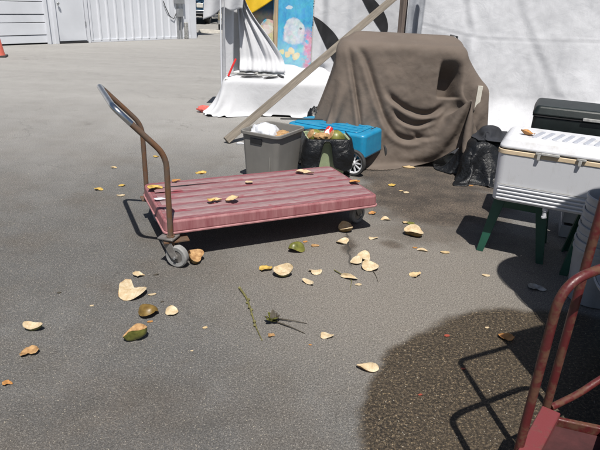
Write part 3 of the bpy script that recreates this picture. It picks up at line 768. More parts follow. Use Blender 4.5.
# dark flat goods laid out on the cloth
rr = random.Random(11)
spots = [((-.96, 7.66), ''), ((-.80, 7.60), ''), ((-.70, 7.76), ''), ((-.72, 7.40), ''), ((-.56, 7.62), ''), ((-.48, 7.42), ''), ((-.55, 7.92), ''), ((-.36, 7.62), ''), ((-.82, 7.94), '')]
gl = ['leftmost small grey carved trinket on the white table', 'small dark trinket second from left on the white table', 'grey trinket behind the middle of the trinket row', 'small dark trinket at the front of the white table, left one', 'pale grey trinket in the middle of the white table', 'dark trinket at the front right of the trinket cluster', 'rearmost small grey trinket on the white table, right one', 'rightmost small dark trinket on the white table', 'rearmost grey trinket on the white table, left one']
for k, ((x, y), _) in enumerate(spots):
    b = MB(); pts = []
    for i in range(10):
        a = 6.283 * i / 10; r = .05 * (1 + .35 * math.cos(2 * a) + .25 * rr.uniform(-1, 1)); pts.append((r * math.cos(a) * 1.3, r * math.sin(a) * .7))
    b.prism(pts, 0, .018, None, [(p * .8, q_ * .8) for p, q_ in pts])
    o = b.build('trinket', M['black_paint'] if k % 2 else M['tag_grey'], smooth=False); o.scale = (1.7, .8, .9); o.location = (x, y, .474); o.rotation_euler = (0, 0, rr.random() * 3)
    tag(o, gl[k], 'trinket', 'trinkets on the white table')
b = MB(); b.tube([(-1.04, 7.40, .475), (-.99, 7.46, .60), (-.95, 7.50, .69)], .014, 8); tag(b.build('red_stick', M['red_can']), 'short red stick leaning at left end of the white table', 'stick')
# pink rag at table foot
def crumple(name, mat, r, amp, seed, sub=4, flat=(1, 1, 1), freq=2.2, parent=None):
    bm = bmesh.new(); bmesh.ops.create_icosphere(bm, subdivisions=sub, radius=1)
    for v in bm.verts:
        p = v.co.copy()
        q0 = p * freq + Vector((seed, 0, 0)); q0 += .5 * Vector((mn.noise(q0 * 1.3), mn.noise(q0 * 1.3 + Vector((5, 0, 0))), mn.noise(q0 * 1.3 + Vector((0, 5, 0)))))
        r1 = 1 - abs(mn.noise(q0 * 1.2)) * 2.2; r2 = 1 - abs(mn.noise(q0 * 2.6 + Vector((0, seed, 0)))) * 2.2; r3 = 1 - abs(mn.noise(q0 * 5.5)) * 2.2
        k = 1 + amp * (.8 * mn.noise(q0 * .8) + .38 * r1 + .24 * r2 * max(0, r1 + .6) + .10 * r3 - .3)
        v.co = Vector((p.x * flat[0], p.y * flat[1], p.z * flat[2])) * r * k
    mz = min(v.co.z for v in bm.verts); cut = mz + .12 * r * flat[2]
    for v in bm.verts: v.co.z = max(v.co.z, cut) - cut + .001
    me = bpy.data.meshes.new(name); bm.to_mesh(me); bm.free(); me.materials.append(mat)
    for p in me.polygons: p.use_smooth = True
    o = bpy.data.objects.new(name, me); C.objects.link(o)
    if parent: o.parent = parent
    return o
o = crumple('pink_rag', M['pink_rag'], .075, .3, 3, 3, (1.1, .8, .6)); o.location = (-1.36, 7.30, 0); tag(o, 'crumpled pinkish red rag on the ground at left foot of tablecloth', 'rag')
o = crumple('black_lump', M['black_plastic'], .04, .5, 5, 3, (1, .8, .7)); o.location = (-1.255, 7.25, 0); tag(o, 'small black lump beside pink rag at tablecloth foot', 'lump')

# ================================================================== leaning timber
p0 = Vector((-.84, 5.77, .0)); p1 = Vector((1.07, 7.40, 1.515)); L = (p1 - p0).length
b = MB(); b.box((0, 0, L / 2), (.085, .045, L))
o = b.build('leaning_timber', M['grey_wood'], bevel=.004)
q_ = (p1 - p0).to_track_quat('Z', 'Y'); o.matrix_world = Matrix.Translation(p0 + Vector((0, 0, .03))) @ q_.to_matrix().to_4x4() @ RZ(R(62))
tag(o, 'long weathered timber leaning up diagonally from the ground behind covered stand', 'timber')

# ================================================================== brown-covered stand
st = thing('covered_stand', 'boxy stand hidden under a draped brown cloth in front of white sheets', 'stand', (0, 0, 0))
BX = [(.30, 5.36), (1.42, 5.28), (1.52, 5.86), (.40, 5.94)]
b = MB(); b.box((-.02, .07, .70), (1.0, .30, .80), T(.89, 5.60, 0) @ RZ(-.07)); b.box((.06, .13, 1.14), (.90, .18, .08), T(.89, 5.60, 0) @ RZ(-.07)); b.build('cabinet', M['brown_post'], st, smooth=False)  # dark wood colour stands in for shade inside the cloth's hollow
for (x, y) in ((.48, 5.50), (1.26, 5.48), (1.34, 5.74), (.52, 5.80)):
    b = MB(); b.box((x, y, .16), (.06, .06, .31)); b.build('leg', M['cream_frame'], st, smooth=False)
b = MB(); b.box((0, 0, .40), (.045, .03, .80)); o = b.build('side_board', M['cream_frame'], st, bevel=.003); o.location = (1.62, 5.24, 0); o.rotation_euler = (R(-4), R(2), 0)
b = MB(); b.box((0, 0, .735), (.27, .40, .03), T(1.58, 5.52, 0) @ RZ(-.07)); b.build('side_shelf', M['cream_frame'], st, bevel=.003)
b = MB(); b.box((1.62, 5.40, .36), (.22, .26, .03)); b.build('side_shelf', M['cream_frame'], st, bevel=.003)
b = MB(); b.box((0, 0, .36), (.05, .03, .72)); o = b.build('side_board', M['cream_frame'], st, bevel=.003); o.location = (1.72, 5.45, 0); o.rotation_euler = (0, R(4), 0)
b = MB(); b.tube([(1.42, 5.93, 1.10), (1.46, 5.93, 1.20), (1.52, 5.92, 1.19), (1.53, 5.90, .9)], .012, 8); b.build('wire_bracket', M['black_plastic'], st)
cb_ = MB()
def push_b(x, y, z):
    # fold relief on the front panel, along its outward direction
    if y > 5.45 or z > 1.12: return None
    w_ = sm(5.42, 5.30, y) * sm(1.13, 1.04, z)
    if w_ <= 0: return None
    X = x - .24
    F = fold(X, z, [(.12, 1.16), (.165, 1.0), (.235, .72), (.305, .40), (.33, .0)], .022, .040, .5)
    F += fold(X, z, [(.24, 1.10), (.33, .95), (.44, .67), (.55, .43), (.66, .29), (.80, .25), (.95, .31)], .032, .045, .45) * sm(1.0, .85, X)
    F += fold(X, z, [(.50, .72), (.62, .62), (.77, .535), (.95, .50), (1.12, .62)], .030, .050, .5) * sm(.48, .62, X) * sm(1.14, 1.0, X)
    F += fold(X, z, [(.58, .56), (.70, .44), (.84, .39), (1.04, .48)], .022, .034, .5) * sm(.56, .68, X) * sm(1.06, .95, X)
    F += fold(X, z, [(.80, .34), (.92, .27), (1.08, .34)], .018, .016, .6) * sm(.78, .88, X) * sm(1.1, 1.0, X)
    F += fold(X, z, [(.02, 1.0), (.03, .6), (-.02, .0)], .03, .02, .5)
    F += .012 * fbm(x * 5, z * 4, 3)
    hx = sm(1.00, 1.03, X) * sm(1.24, 1.12, X); hz = sm(.665, .70, z) * sm(1.04, .86, z)
    F -= .16 * hx * hz
    return (0, -F * w_, .35 * F * w_)
def keep_b(x, y): return math.hypot(max(0, .32 - x, x - 1.46), max(0, 5.33 - y)) < .90 + .02 * math.sin(x * 4) - .20 * sm(.70, .25, x) * sm(5.5, 5.2, y)
cb_.v, cb_.f = drape(-.64, 2.34, 4.40, 6.30, 1.38, .036,
                     [(.905, 5.60, .61, .26, 1.13, -.07), (.97, 5.74, .54, .11, 1.195, -.07), (1.60, 5.52, .16, .22, .78, -.07)],
                     [((1.62, 4.80), (1.53, 5.10, .73))], 190, 10, keep=keep_b, bend=.06, up=3, push=push_b)
ck_o = cb_.build('cover_cloth', M['brown_cloth'], auto=180, solid=.006, sub=1)
tag(ck_o, 'heavy brown cloth draped in deep folds over the boxy stand', 'cloth')
o = crumple('stone', M['cream_frame'], .075, .35, 8, 3, (1.1, .7, .75)); o.location = (1.50, 5.33, 0); tag(o, 'pale rough stone on the ground under right corner of brown cloth', 'stone')
o = crumple('dark_bundle', M['black_plastic'], .10, .5, 12, 3, (1.9, .8, .55)); o.location = (1.12, 5.42, 0); tag(o, 'flat dark bundle in shadow under the brown-covered stand', 'bundle')

# ================================================================== platform truck
DL, DW, DZ = 1.475, .73, .29
pt = thing('platform_truck', 'faded red platform truck with rusty tube handle on the open asphalt', 'platform truck', (-.283, 3.56, 0), R(25.5))
hl, hw = DL / 2, DW / 2
b = MB(); b.prism(rrect(hl, hw, .045, 6), DZ - .085, DZ - .012, None, rrect(hl - .006, hw - .006, .042, 6)); deck = b.build('deck', M['deck_skirt'], pt, bevel=.012, seg=3)
b = MB(); b.prism(rrect(hl + .006, hw + .006, .05, 6), DZ - .094, DZ - .080); b.build('deck_lip', M['deck_lip'], deck, bevel=.004)
b = MB(); b.prism(rrect(hl - .02, hw - .02, .035, 6), DZ - .013, DZ - .0095); b.build('deck_surface', M['deck_red'], deck, smooth=False)
# raised ribs along the deck, the second one split and lifted at the handle end
nr = 6; pitch = (DW - .07) / nr
for k in range(nr):
    y0 = -hw + .035 + pitch * k; wd = pitch * (.60 if k % 2 else .70)
    def ribfn(u, v, y0=y0, wd=wd, k=k):
        x = -hl + .04 + (DL - .08) * u; prof = [(0, -.0105), (.05, -.007), (.13, -.0045), (.87, -.0045), (.95, -.007), (1, -.0105)][round(v * 5)]
        z = DZ + prof[1] + .0012 * ns(x * 6, y0 * 9)
        if k == 4: z += .010 * sm(-.38, -.72, x)
        return (x, y0 + (pitch - wd) / 2 + wd * prof[0], z)
    b = MB(); b.grid(ribfn, 40, 6); b.build('rib', M['deck_rib'], deck, auto=60)
b = MB(); yk = -hw + .035 + pitch * 5
b.add([(-hl + .03, yk - .012, DZ - .004), (-hl + .30, yk - .004, DZ - .004), (-hl + .56, yk + .003, DZ - .004), (-hl + .30, yk + .009, DZ - .004), (-hl + .03, yk + .010, DZ - .004)], [(0, 1, 2, 3, 4)])
b.build('crack', M['dark_gap'], deck, smooth=False)
# cross members below
for x in (-.45, 0, .45):
    b = MB(); b.box((x, 0, DZ - .115), (.06, DW - .26, .045)); b.build('cross_member', M['rust_brown'], pt, bevel=.003)
# handle: vertical posts, upper part tilted outward, bright worn grip
hx, hy = -hl + .028, hw + .020
bend, tipx, tipz = .685, -.25, .955
path = [(hx, -hy, .135), (hx, -hy, bend), (hx + tipx, -hy + .02, tipz), (hx + tipx, hy - .02, tipz), (hx, hy, bend), (hx, hy, .135)]
full = arc_path(path, .075, 8)
dense = [full[0]]
for p, q in zip(full, full[1:]):
    n_ = max(1, int((q - p).length / .02))
    dense += [p.lerp(q, (k + 1) / n_) for k in range(n_)]
full = dense
split_a = [p for p in full[:len(full)]]
ia = max(i for i, p in enumerate(full) if p.y < -.2 and p.z <= tipz - .075); ib = min(i for i, p in enumerate(full) if p.y > .2 and p.z <= tipz - .02)
for seg in (full[:ia + 1], full[ib:]):
    hd = MB(); hd.tube(seg, .0165, 14); hd.build('handle_post', M['rust_brown'], pt)
gp = MB(); gp.tube(full[ia:ib + 1], .0168, 14); gp.build('grip_bar', M['worn_steel'], pt)
for s_ in (-1, 1):
    b = MB(); b.box((hx + .03, s_ * (hy - .015), .165), (.15, .085, .008)); b.lathe([(.024, .14), (.024, .2)], 12, T(hx, s_ * hy, 0)); b.build('socket', M['rust_brown'], pt)
    b = MB(); b.lathe([(.008, -.028), (.008, .028)], 8, T(hx, s_ * hy, .185) @ RX(R(90))); b.build('bolt', M['galv'], pt)
def caster(x, y, ang, off=.04):
    c0 = bpy.data.objects.new('caster', None)
    mt = T(x, y, 0) @ RZ(ang)
    b = MB(); b.box((0, 0, .186), (.10, .09, .01), mt); b.lathe([(.035, .165), (.035, .182)], 14, mt)
    for s_ in (-1, 1):
        vs = [(-.035, s_ * .030, .165), (.035, s_ * .030, .165), (off + .022, s_ * .030, .065), (off - .022, s_ * .030, .065)]
        vs2 = [(a, q + s_ * .004, c_) for a, q, c_ in vs]
        b.add(vs + vs2, [(0, 1, 2, 3), (4, 5, 6, 7), (0, 1, 5, 4), (1, 2, 6, 5), (2, 3, 7, 6), (3, 0, 4, 7)], mt)
    f_ = b.build('caster', M['steel_dirty'], pt, bevel=.002)
    wm = mt @ T(off, 0, .0705) @ RX(R(90))
    b = MB(); b.lathe([(.042, -.019), (.062, -.021), (.070, -.014), (.070, .014), (.062, .021), (.042, .019), (.042, -.019)], 28, wm, cap=False); b.build('wheel', M['grey_tread'], f_)
    b = MB(); b.lathe([(.043, -.015), (.030, -.010), (.016, -.012), (.014, -.026), (.014, .026), (.016, .012), (.030, .010), (.043, .015)], 20, wm); b.build('hub', M['steel_dirty'], f_)
    b = MB(); b.lathe([(.009, -.04), (.009, .04)], 8, wm); b.build('axle_bolt', M['galv'], f_)
caster(-hl + .02, -hw - .005, R(-42), .05); caster(hl - .08, -hw + .19, R(20)); caster(-hl + .09, hw - .09, R(100)); caster(hl - .12, hw - .1, R(170))

# ================================================================== grey tote
tt = thing('storage_tote', 'dirty grey plastic tote holding a white bag beside the black-lined bin', 'tote', (-.27, 4.66, 0), R(-28.5))
def open_bin(par, a, b_, h, r, taper, mat, nm='shell', th=.006):
    out = [rrect(a * taper, b_ * taper, r * .8, 5), rrect(a, b_, r, 5), rrect(a - th, b_ - th, r - th * .5, 5), rrect(a * taper - th, b_ * taper - th, r * .7, 5)]
    n = len(out[0]); q = MB()
    vs = [(x, y, 0) for x, y in out[0]] + [(x, y, h) for x, y in out[1]] + [(x, y, h) for x, y in out[2]] + [(x, y, .012) for x, y in out[3]]
    fs = [tuple(reversed(range(n))), tuple(range(3 * n, 4 * n))]
    for k in range(3): fs += [(k * n + i, k * n + (i + 1) % n, (k + 1) * n + (i + 1) % n, (k + 1) * n + i) for i in range(n)]
    q.add(vs, fs); return q.build(nm, mat, par)
open_bin(tt, .185, .222, .445, .045, .86, M['tote_grey'])
def rim(par, a, b_, z0, z1, r, wd, mat, nm='rim'):
    o1 = rrect(a + wd, b_ + wd, r + wd, 5); i1 = rrect(a - .002, b_ - .002, r, 5); n = len(o1); q = MB()
    q.add([(x, y, z0) for x, y in o1] + [(x, y, z1) for x, y in o1] + [(x, y, z1) for x, y in i1] + [(x, y, z0) for x, y in i1],
          [(k * n + i, k * n + (i + 1) % n, ((k + 1) % 4) * n + (i + 1) % n, ((k + 1) % 4) * n + i) for k in range(4) for i in range(n)])
    return q.build(nm, mat, par, bevel=.003)
rim(tt, .187, .224, .425, .452, .045, .014, M['tote_grey'])
b = MB(); b.prism(rrect(.060, .012, .008, 3), 0, .045); o = b.build('handle_recess', M['black_plastic'], tt, bevel=.004); o.location = (-.03, -.213, .355)
b = MB(); b.box((.10, -.199, .21), (.012, .012, .40)); o = b.build('rib', M['tote_grey'], tt, bevel=.003); o.rotation_euler = (R(-3.2), 0, 0); o.location = (0, -.018, .0)
b = MB(); b.box((-.17, -.205, .02), (.03, .05, .02)); b.build('foot', M['black_plastic'], tt, bevel=.004)
o = crumple('plastic_bag', M['bag_white'], .125, .28, 21, 4, (1., 1.1, .9)); o.location = (-.34, 4.67, .265); tag(o, 'crumpled white plastic bag stuffed inside the grey tote', 'bag')
o = crumple('husk_pile', M['flesh_tan'], .085, .3, 31, 4, (1., 1.0, .8)); o.location = (-.19, 4.66, .30); tag(o, 'tan husk scraps heaped inside the right of the grey tote', 'husks')
o = crumple('cardboard_scrap', M['tag_grey'], .075, .25, 33, 3, (1.1, .9, .6)); o.location = (-.20, 4.77, .31); tag(o, 'grey crumpled scrap at the back of the grey tote', 'scrap')

# ================================================================== bin with black liner, coconuts and can
bn = thing('lined_bin', 'pale green bin wrapped in a black bag liner and full of coconuts', 'bin', (.200, 4.84, 0), R(9))
BA, BB, BH = .182, .172, .36
open_bin(bn, BA, BB, BH, .05, .84, M['bin_green'])
rim(bn, BA + .001, BB + .001, BH - .03, BH + .004, .05, .014, M['bin_green'])
LP = rrect(BA + .018, BB + .018, .06, 6)
def f_liner(u, v):
    x, y, nx, ny = perim(LP, u)
    ang = math.atan2(y, x)
    front = math.exp(-((x + .03) / .055) ** 4) if y < 0 else 0
    drop = .30 * (1 - .93 * front) * (.85 + .2 * ns(x * 7, y * 7))
    if v < .25:
        k = v / .25; return (x - nx * .06 * (1 - k) , y - ny * .06 * (1 - k), BH - .10 * (1 - k) + .02 * k + .012 * ns(x * 14, y * 14, k))
    k = (v - .25) / .75; z = BH + .02 - drop * k
    a = .004 + .02 * math.sin(k * 3.1) + k * (.020 + .030 * ns(x * 9, y * 9, k * 2) + .016 * abs(ns(x * 24, y * 24, k * 3)))
    return (x + nx * a, y + ny * a, max(.01, z))
b = MB(); b.grid(f_liner, 200, 34, closed=True); b.build('bag_liner', M['bag_film'], bn, auto=180)
b = MB(); b.prism(rrect(BA - .02, BB - .02, .04, 4), .20, .25); b.build('filling', M['black_plastic'], bn, smooth=False)
def coconut(label, loc, r, rot, group='coconuts in the bin'):
    t = thing('coconut', label, 'coconut', loc, 0, group); t.rotation_euler = rot
    b = MB(); prof = [(.001, -r * 1.08)] + [(r * math.cos(a) * (1 + .02 * math.sin(5 * a)), r * 1.1 * math.sin(a)) for a in [R(-75 + 15 * k) for k in range(9)]]
    b.lathe(prof, 20); b.build('rind', M['rind_green'], t)
    z1 = prof[-1][1]; r1 = prof[-1][0]
    b = MB(); b.lathe([(r1 * .99, z1 - .001), (r1 * .9, z1 + .006), (r1 * .5, z1 + .012), (.001, z1 + .010)], 20, cap=False); b.build('cut_face', M['flesh_tan'], t)
coconut('green coconut with tan cut end at left in the lined bin', (.10, 4.85, .345), .070, (R(20), R(-55), 0))
coconut('large green and tan coconut at right in the lined bin', (.290, 4.83, .345), .074, (R(8), R(-60), 0))
cn = thing('drink_can', 'red drink can with white script band between the two coconuts', 'can', (.185, 4.84, .33)); cn.rotation_euler = (R(-25), R(28), 0)
b = MB(); b.lathe([(.026, 0), (.033, .008), (.033, .105), (.027, .118), (.027, .122)], 24); b.build('can_body', M['red_can'], cn)
b = MB(); b.lathe([(.025, .1205), (.026, .124), (.024, .1225)], 24); b.build('can_lid', M['galv'], cn)
# flowing white stroke on the can
def f_wave(u, v):
    a = -2.6 + 3.0 * u; z = .055 + .018 * math.sin(u * 7) + (.014 + .006 * math.sin(u * 11)) * (v - .5) * 2
    return (.0336 * math.cos(a), .0336 * math.sin(a), z)
b = MB(); b.grid(f_wave, 40, 3); b.build('can_mark', M['can_white'], cn, auto=180)
o = crumple('husk_piece', M['flesh_tan'], .05, .5, 41, 3, (1.4, .8, .6)); o.location = (.16, 4.74, .345); tag(o, 'small tan husk lump at the front of the lined bin', 'husk')

# ================================================================== blue wheeled chest
KX, KY = .555, 4.83
ba = math.atan2(.86, .5)
bl = thing('blue_chest', 'bright blue wheeled plastic chest lying in front of the brown cloth', 'chest', (KX, KY, 0), ba - R(90) + R(90))
# local x runs along the axle (away, right), local y along the length (away, left)
CW, CL = .44, .86
b = MB(); b.prism(rrect(CW / 2, CL / 2, .05, 6, CW / 2, CL / 2), .150, .375, None, rrect(CW / 2 - .012, CL / 2 - .012, .05, 6, CW / 2, CL / 2)); b.build('body', M['blue_plastic'], bl, bevel=.025, seg=4)
b = MB(); b.prism(rrect(CW / 2 - .05, CL / 2 - .08, .04, 5, CW / 2, CL / 2 + .02), .374, .386); b.build('raised_panel', M['blue_plastic'], bl, bevel=.006)
for k in range(3):
    b = MB(); b.box((.12 + .10 * k, .34, .389), (.03, .40, .008)); b.build('panel_rib', M['blue_plastic'], bl, bevel=.003)
b = MB(); b.box((CW - .10, .08, .376), (.10, .012, .004)); b.build('slot', M['dark_gap'], bl, smooth=False)
def spoked(x, y, face):
    r = .122
    wm = T(x, y, r) @ RY(R(90))
    b = MB(); b.lathe([(r * .80, -.022), (r * .95, -.024), (r, -.012), (r, .012), (r * .95, .024), (r * .80, .022), (r * .80, -.022)], 32, wm, cap=False); o = b.build('wheel', M['rubber'], bl)
    b = MB(); b.lathe([(r * .81, -.018), (r * .70, -.012), (r * .70, .012), (r * .81, .018), (r * .81, -.018)], 28, wm, cap=False); b.lathe([(r * .2, -.02), (r * .16, -.026), (.01, -.026)], 14, wm)
    b.lathe([(r * .2, -.02), (r * .2, .02)], 14, wm); b.build('rim', M['white_plastic'], o)
    for k in range(10):
        b = MB(); b.box((0, r * .45, 0), (.012, r * .55, .012), wm @ RZ(6.283 * k / 10) @ RX(0) @ RY(0)); b.build('spoke', M['white_plastic'], o, smooth=False)
spoked(-.034, .085, -1); spoked(CW + .034, .085, 1)
b = MB(); b.tube([(-.05, .085, .122), (CW + .05, .085, .122)], .010, 8); b.build('axle', M['galv'], bl)
b = MB(); b.box((CW / 2, .72, .076), (.34, .05, .150)); b.build('stand_foot', M['black_plastic'], bl, bevel=.005)
b = MB(); b.tube([(0, 0, 0), (.5, .02, .0)], .008, 8); o = b.build('metal_rod', M['rubber']); o.location = (-.24, 5.33, .392); o.rotation_euler = (0, 0, R(4)); tag(o, 'thin dark rod lying across the far end of blue chest', 'rod')
o = crumple('dark_bag', M['bag_film'], .13, .22, 52, 4, (.8, .7, 1.1)); o.location = (.10, 5.72, 0.); o.scale = (1, 1, 1.6); tag(o, 'black bag slumped behind blue chest beside the brown cloth', 'bag')

# ================================================================== black garbage bag beside the coolers
gb = MB()
gb.v, gb.f = drape(1.20, 2.12, 4.50, 5.42, .62, .027, [(1.68, 5.0, .16, .14, .36, .3), (1.55, 4.90, .07, .06, .22, .5), (1.70, 4.82, .06, .06, .16, .2)], [((1.45, 4.76), (1.55, 4.84, .22))], 110, 8, bend=.02, seed=9, up=2)
o = gb.build('garbage_bag', M['bag_film'], auto=180, solid=.004); tag(o, 'crumpled black garbage bag on the ground left of white cooler', 'garbage bag')
fl = MB(); fl.box((1.66, 4.98, .155), (.22, .20, .29), None, ); fl.build('bag_filling', M['black_plastic'], o, bevel=.02)
M['dark_fabric'] = simple('dark_fabric', (.016, .018, .024), .85, .4, 12, .5, 40)
dj = MB(); dj.v, dj.f = drape(1.50, 1.98, 4.80, 5.28, .60, .022, [(1.735, 5.05, .07, .06, .46, .4), (1.69, 5.0, .04, .05, .42, .1)], [((1.62, 4.9), (1.68, 4.97, .415))], 90, 8, floor=.378, bend=.02, seed=3, up=2)
o = dj.build('dark_jacket', M['dark_fabric'], auto=180, solid=.005); tag(o, 'dark blue-black cloth bundle on top of garbage bag', 'bundle')
df = MB(); df.box((1.735, 5.05, .41), (.11, .09, .07), None); df.build('bundle_core', M['dark_fabric'], o, bevel=.01)

# ================================================================== green stools and white cooler
def stool(label, loc, rz):
    t = thing('plastic_stool', label, 'stool', loc, rz, 'green stools under the white cooler')
    H = .405; a = .165
    b = MB(); b.prism(rrect(a, a, .03, 5), H - .022, H, None, rrect(a - .006, a - .006, .028, 5)); b.build('seat', M['green_plastic'], t, bevel=.005)
    for k in range(4):
        m_ = RZ(R(90 * k))
        b = MB(); b.box((0, -a + .008, H - .055), (2 * a - .075, .010, .068), m_); b.build('apron', M['green_plastic'], t, bevel=.003)
        # L-section leg, splayed
        sx, sy = ((-1, -1), (1, -1), (1, 1), (-1, 1))[k]
        x1, y1 = sx * (a - .006), sy * (a - .006); x0, y0 = sx * (a + .045), sy * (a + .045)
        def Ls(x, y, w_): return [(x, y), (x - sx * w_, y), (x - sx * w_, y - sy * .009), (x - sx * .009, y - sy * .009), (x - sx * .009, y - sy * w_), (x, y - sy * w_)]
        b = MB(); b.prism(Ls(x0, y0, .044), 0, H - .021, None, Ls(x1, y1, .072)); b.build('leg', M['green_plastic'], t, bevel=.002)
    return t
CO = Vector((1.172, 3.215, 0)); cyaw = math.atan2(-.421, .907)
dX = Vector((math.cos(cyaw), math.sin(cyaw), 0)); dY = Vector((-math.sin(cyaw), math.cos(cyaw), 0))
def cpos(a, b_, z): p = CO + dX * a + dY * b_; return (p.x, p.y, z)
stool('dark green plastic stool under left end of white cooler', cpos(.18, .315, 0), cyaw)
stool('dark green plastic stool under right end of white cooler behind the pails', cpos(.70, .22, 0), cyaw)
M['lid_stripe'] = simple('lid_stripe', (.36, .38, .43), .5, .1, 9)
ck_ = thing('white_cooler', 'large white cooler with tan gasket and ribbed base on green stools', 'cooler', cpos(0, 0, .406), cyaw)
LC, DC = .94, .42
b = MB(); b.prism(rrect(LC / 2 - .012, DC / 2 - .012, .05, 6, LC / 2, DC / 2), 0, .305, None, rrect(LC / 2, DC / 2, .05, 6, LC / 2, DC / 2)); b.build('body', M['white_plastic'], ck_, bevel=.008, seg=3)
for k in range(4):
    b = MB(); b.prism(rrect(LC / 2 - .035, .008, .006, 3, LC / 2, 0), 0, .013); o = b.build('base_rib', M['white_plastic'], ck_, bevel=.004); o.location = (.0, .006 - .0006 * k, .014 + .023 * k)
b = MB(); b.box((LC / 2, -.0005, .112), (LC - .06, .006, .003)); b.build('seam_line', M['tag_grey'], ck_, smooth=False)
b = MB(); b.prism(rrect(LC / 2 + .004, DC / 2 + .004, .052, 6, LC / 2, DC / 2), .299, .325); b.build('gasket_band', M['sand_tan'], ck_, bevel=.003)
b = MB(); b.prism(rrect(LC / 2 - .004, DC / 2 - .004, .05, 6, LC / 2, DC / 2), .324, .331); b.build('seal', M['dark_gap'], ck_, smooth=False)
b = MB(); b.prism(rrect(LC / 2 + .008, DC / 2 + .008, .055, 6, LC / 2, DC / 2), .330, .400, None, rrect(LC / 2 - .03, DC / 2 - .03, .05, 6, LC / 2, DC / 2)); lid = b.build('lid', M['cooler_lid'], ck_, bevel=.022, seg=4)
for k in range(13):
    b = MB(); b.prism(rrect(.013, .10, .010, 4), 0, .006); o = b.build('lid_rib', M['lid_stripe'], lid, bevel=.003); o.location = (.20 + .056 * k, DC / 2 - .03, .3985); o.rotation_euler = (0, 0, R(-14))
for x in (.235, .455, .70):
    b = MB(); b.box((0, 0, .014), (.05, .012, .012)); b.box((-.006, -.002, -.006), (.018, .012, .035)); o = b.build('latch', M['tag_grey'], ck_, bevel=.002); o.location = (x, -.009, .315)
b = MB(); b.box((.29, -.010, .331), (.10, .012, .014)); b.build('lid_catch', M['tag_grey'], ck_, bevel=.003)
b = MB(); b.lathe([(.018, 0), (.018, .018), (.013, .02), (.013, .055), (.016, .056), (.016, .066)], 14, T(.33, .03, .0) @ RX(R(180))); b.build('drain_spout', M['white_plastic'], ck_)
def leaf(name, label, loc, L, rz, mat, curl=.3, cat='leaf', group='fallen leaves', tip=.9, tilt=(0, 0), asp=.72):
    W = L * asp
    sd = sum(ord(c_) for c_ in label) % 97; q1, q2, q3 = math.sin(sd), math.sin(sd * 2.3), math.sin(sd * 5.1)
    def fn(u, v):
        x = (u - .5) * L; e = max(.0, math.sin(math.pi * min(1, u ** (tip + .25 * q1)))) ** (.62 + .2 * q2) * W / 2
        e *= 1 + .22 * math.sin(u * 9 + sd) + .1 * math.sin(u * 23 + sd)
        y = (v - .5) * 2 * e + .12 * L * q3 * (u - .5) ** 2 * 4
        z = curl * L * (u - .5 - .2 * q2) ** 2 * 1.6 + curl * W * (abs(v - .5) ** 1.4) * 2.0 * math.sin(math.pi * u) + .05 * L * math.sin(u * 6 + v * 4 + sd)
        return (x, y, z)
    b = MB(); b.grid(fn, 16, 9)
    m_ = RZ(rz) @ RX(tilt[0]) @ RY(tilt[1]); b.v = [tuple(m_ @ Vector(p)) for p in b.v]
    mz = min(p[2] for p in b.v); b.v = [(p[0], p[1], p[2] - mz + .0012) for p in b.v]
    o = b.build(name, mat, None, auto=180, solid=.0012); o.location = loc if len(loc) == 3 else (*loc, 0)
    return tag(o, label, cat, group)
leaf('dry_leaf', 'curled orange-brown leaf lying on the white cooler lid', cpos(.14, .13, .406 + .4015),   .085, cyaw + .3, M['leaf_orange'], .5)

# dark green chest behind, on a crate
dg = thing('green_chest', 'dark green chest with scuffed lid standing behind the white cooler', 'chest', cpos(.13, .58, .56), cyaw + R(2))
b = MB(); b.prism(rrect(.50, .20, .03, 5, .50, .20), 0, .285); b.build('body', M['darkgreen_plastic'], dg, bevel=.008)
b = MB(); b.prism(rrect(.506, .206, .03, 5, .50, .20), .286, .293); b.build('lid_seam', M['dark_gap'], dg, smooth=False)
b = MB(); b.prism(rrect(.512, .212, .035, 5, .50, .20), .294, .355, None, rrect(.49, .19, .03, 5, .50, .20)); b.build('lid', M['darkgreen_plastic'], dg, bevel=.014, seg=3)
b = MB(); b.box((.55, -.014, .300), (.5, .012, .02)); b.build('edge_strip', M['tag_grey'], dg, bevel=.003)
b = MB(); b.box((.52, -.018, .288), (.05, .014, .05)); b.build('latch', M['black_plastic'], dg, bevel=.003)
cr = thing('grey_crate', 'grey slatted crate under the dark green chest', 'crate', cpos(.45, .66, 0), cyaw + R(2))
for k in range(5):
    b = MB(); b.box((.31, .14, .05 + .112 * k), (.60, .30, .090)); b.build('slat', M['grey_pail'], cr, bevel=.004)
b = MB(); b.box((.31, .14, .278), (.56, .26, .556)); b.build('core', M['dark_gap'], cr, smooth=False)

# ================================================================== stack of grey pails
pp = [(1.675, 2.74, 0)]
pl_l = ['bottom grey pail of the nested stack at the right edge', 'second grey pail from the bottom of the nested stack', 'third grey pail from the bottom of the nested stack', 'topmost grey pail of the nested stack at the right edge']
for k in range(4):
    t = thing('pail', pl_l[k], 'pail', (1.675 + .003 * k, 2.74, .003 + .083 * k), .4 * k, 'nested grey pails')
    b = MB(); b.lathe([(.118, 0), (.122, .004), (.146, .30), (.152, .302), (.152, .318), (.147, .320), (.147, .345), (.154, .347), (.154, .362), (.146, .364), (.143, .355), (.1165, .012), (.001, .012)], 36); b.build('shell', M['grey_pail'], t, auto=35)
    b = MB(); b.tube([(.155 * math.cos(a), .155 * math.sin(a) * 1., .31 - .10 * math.sin((a + 1.57) * .5 * 2 * .5) ** 2) for a in [R(-90 + 15 * i) for i in range(13)]], .0022, 6); b.build('bail', M['galv'], t)

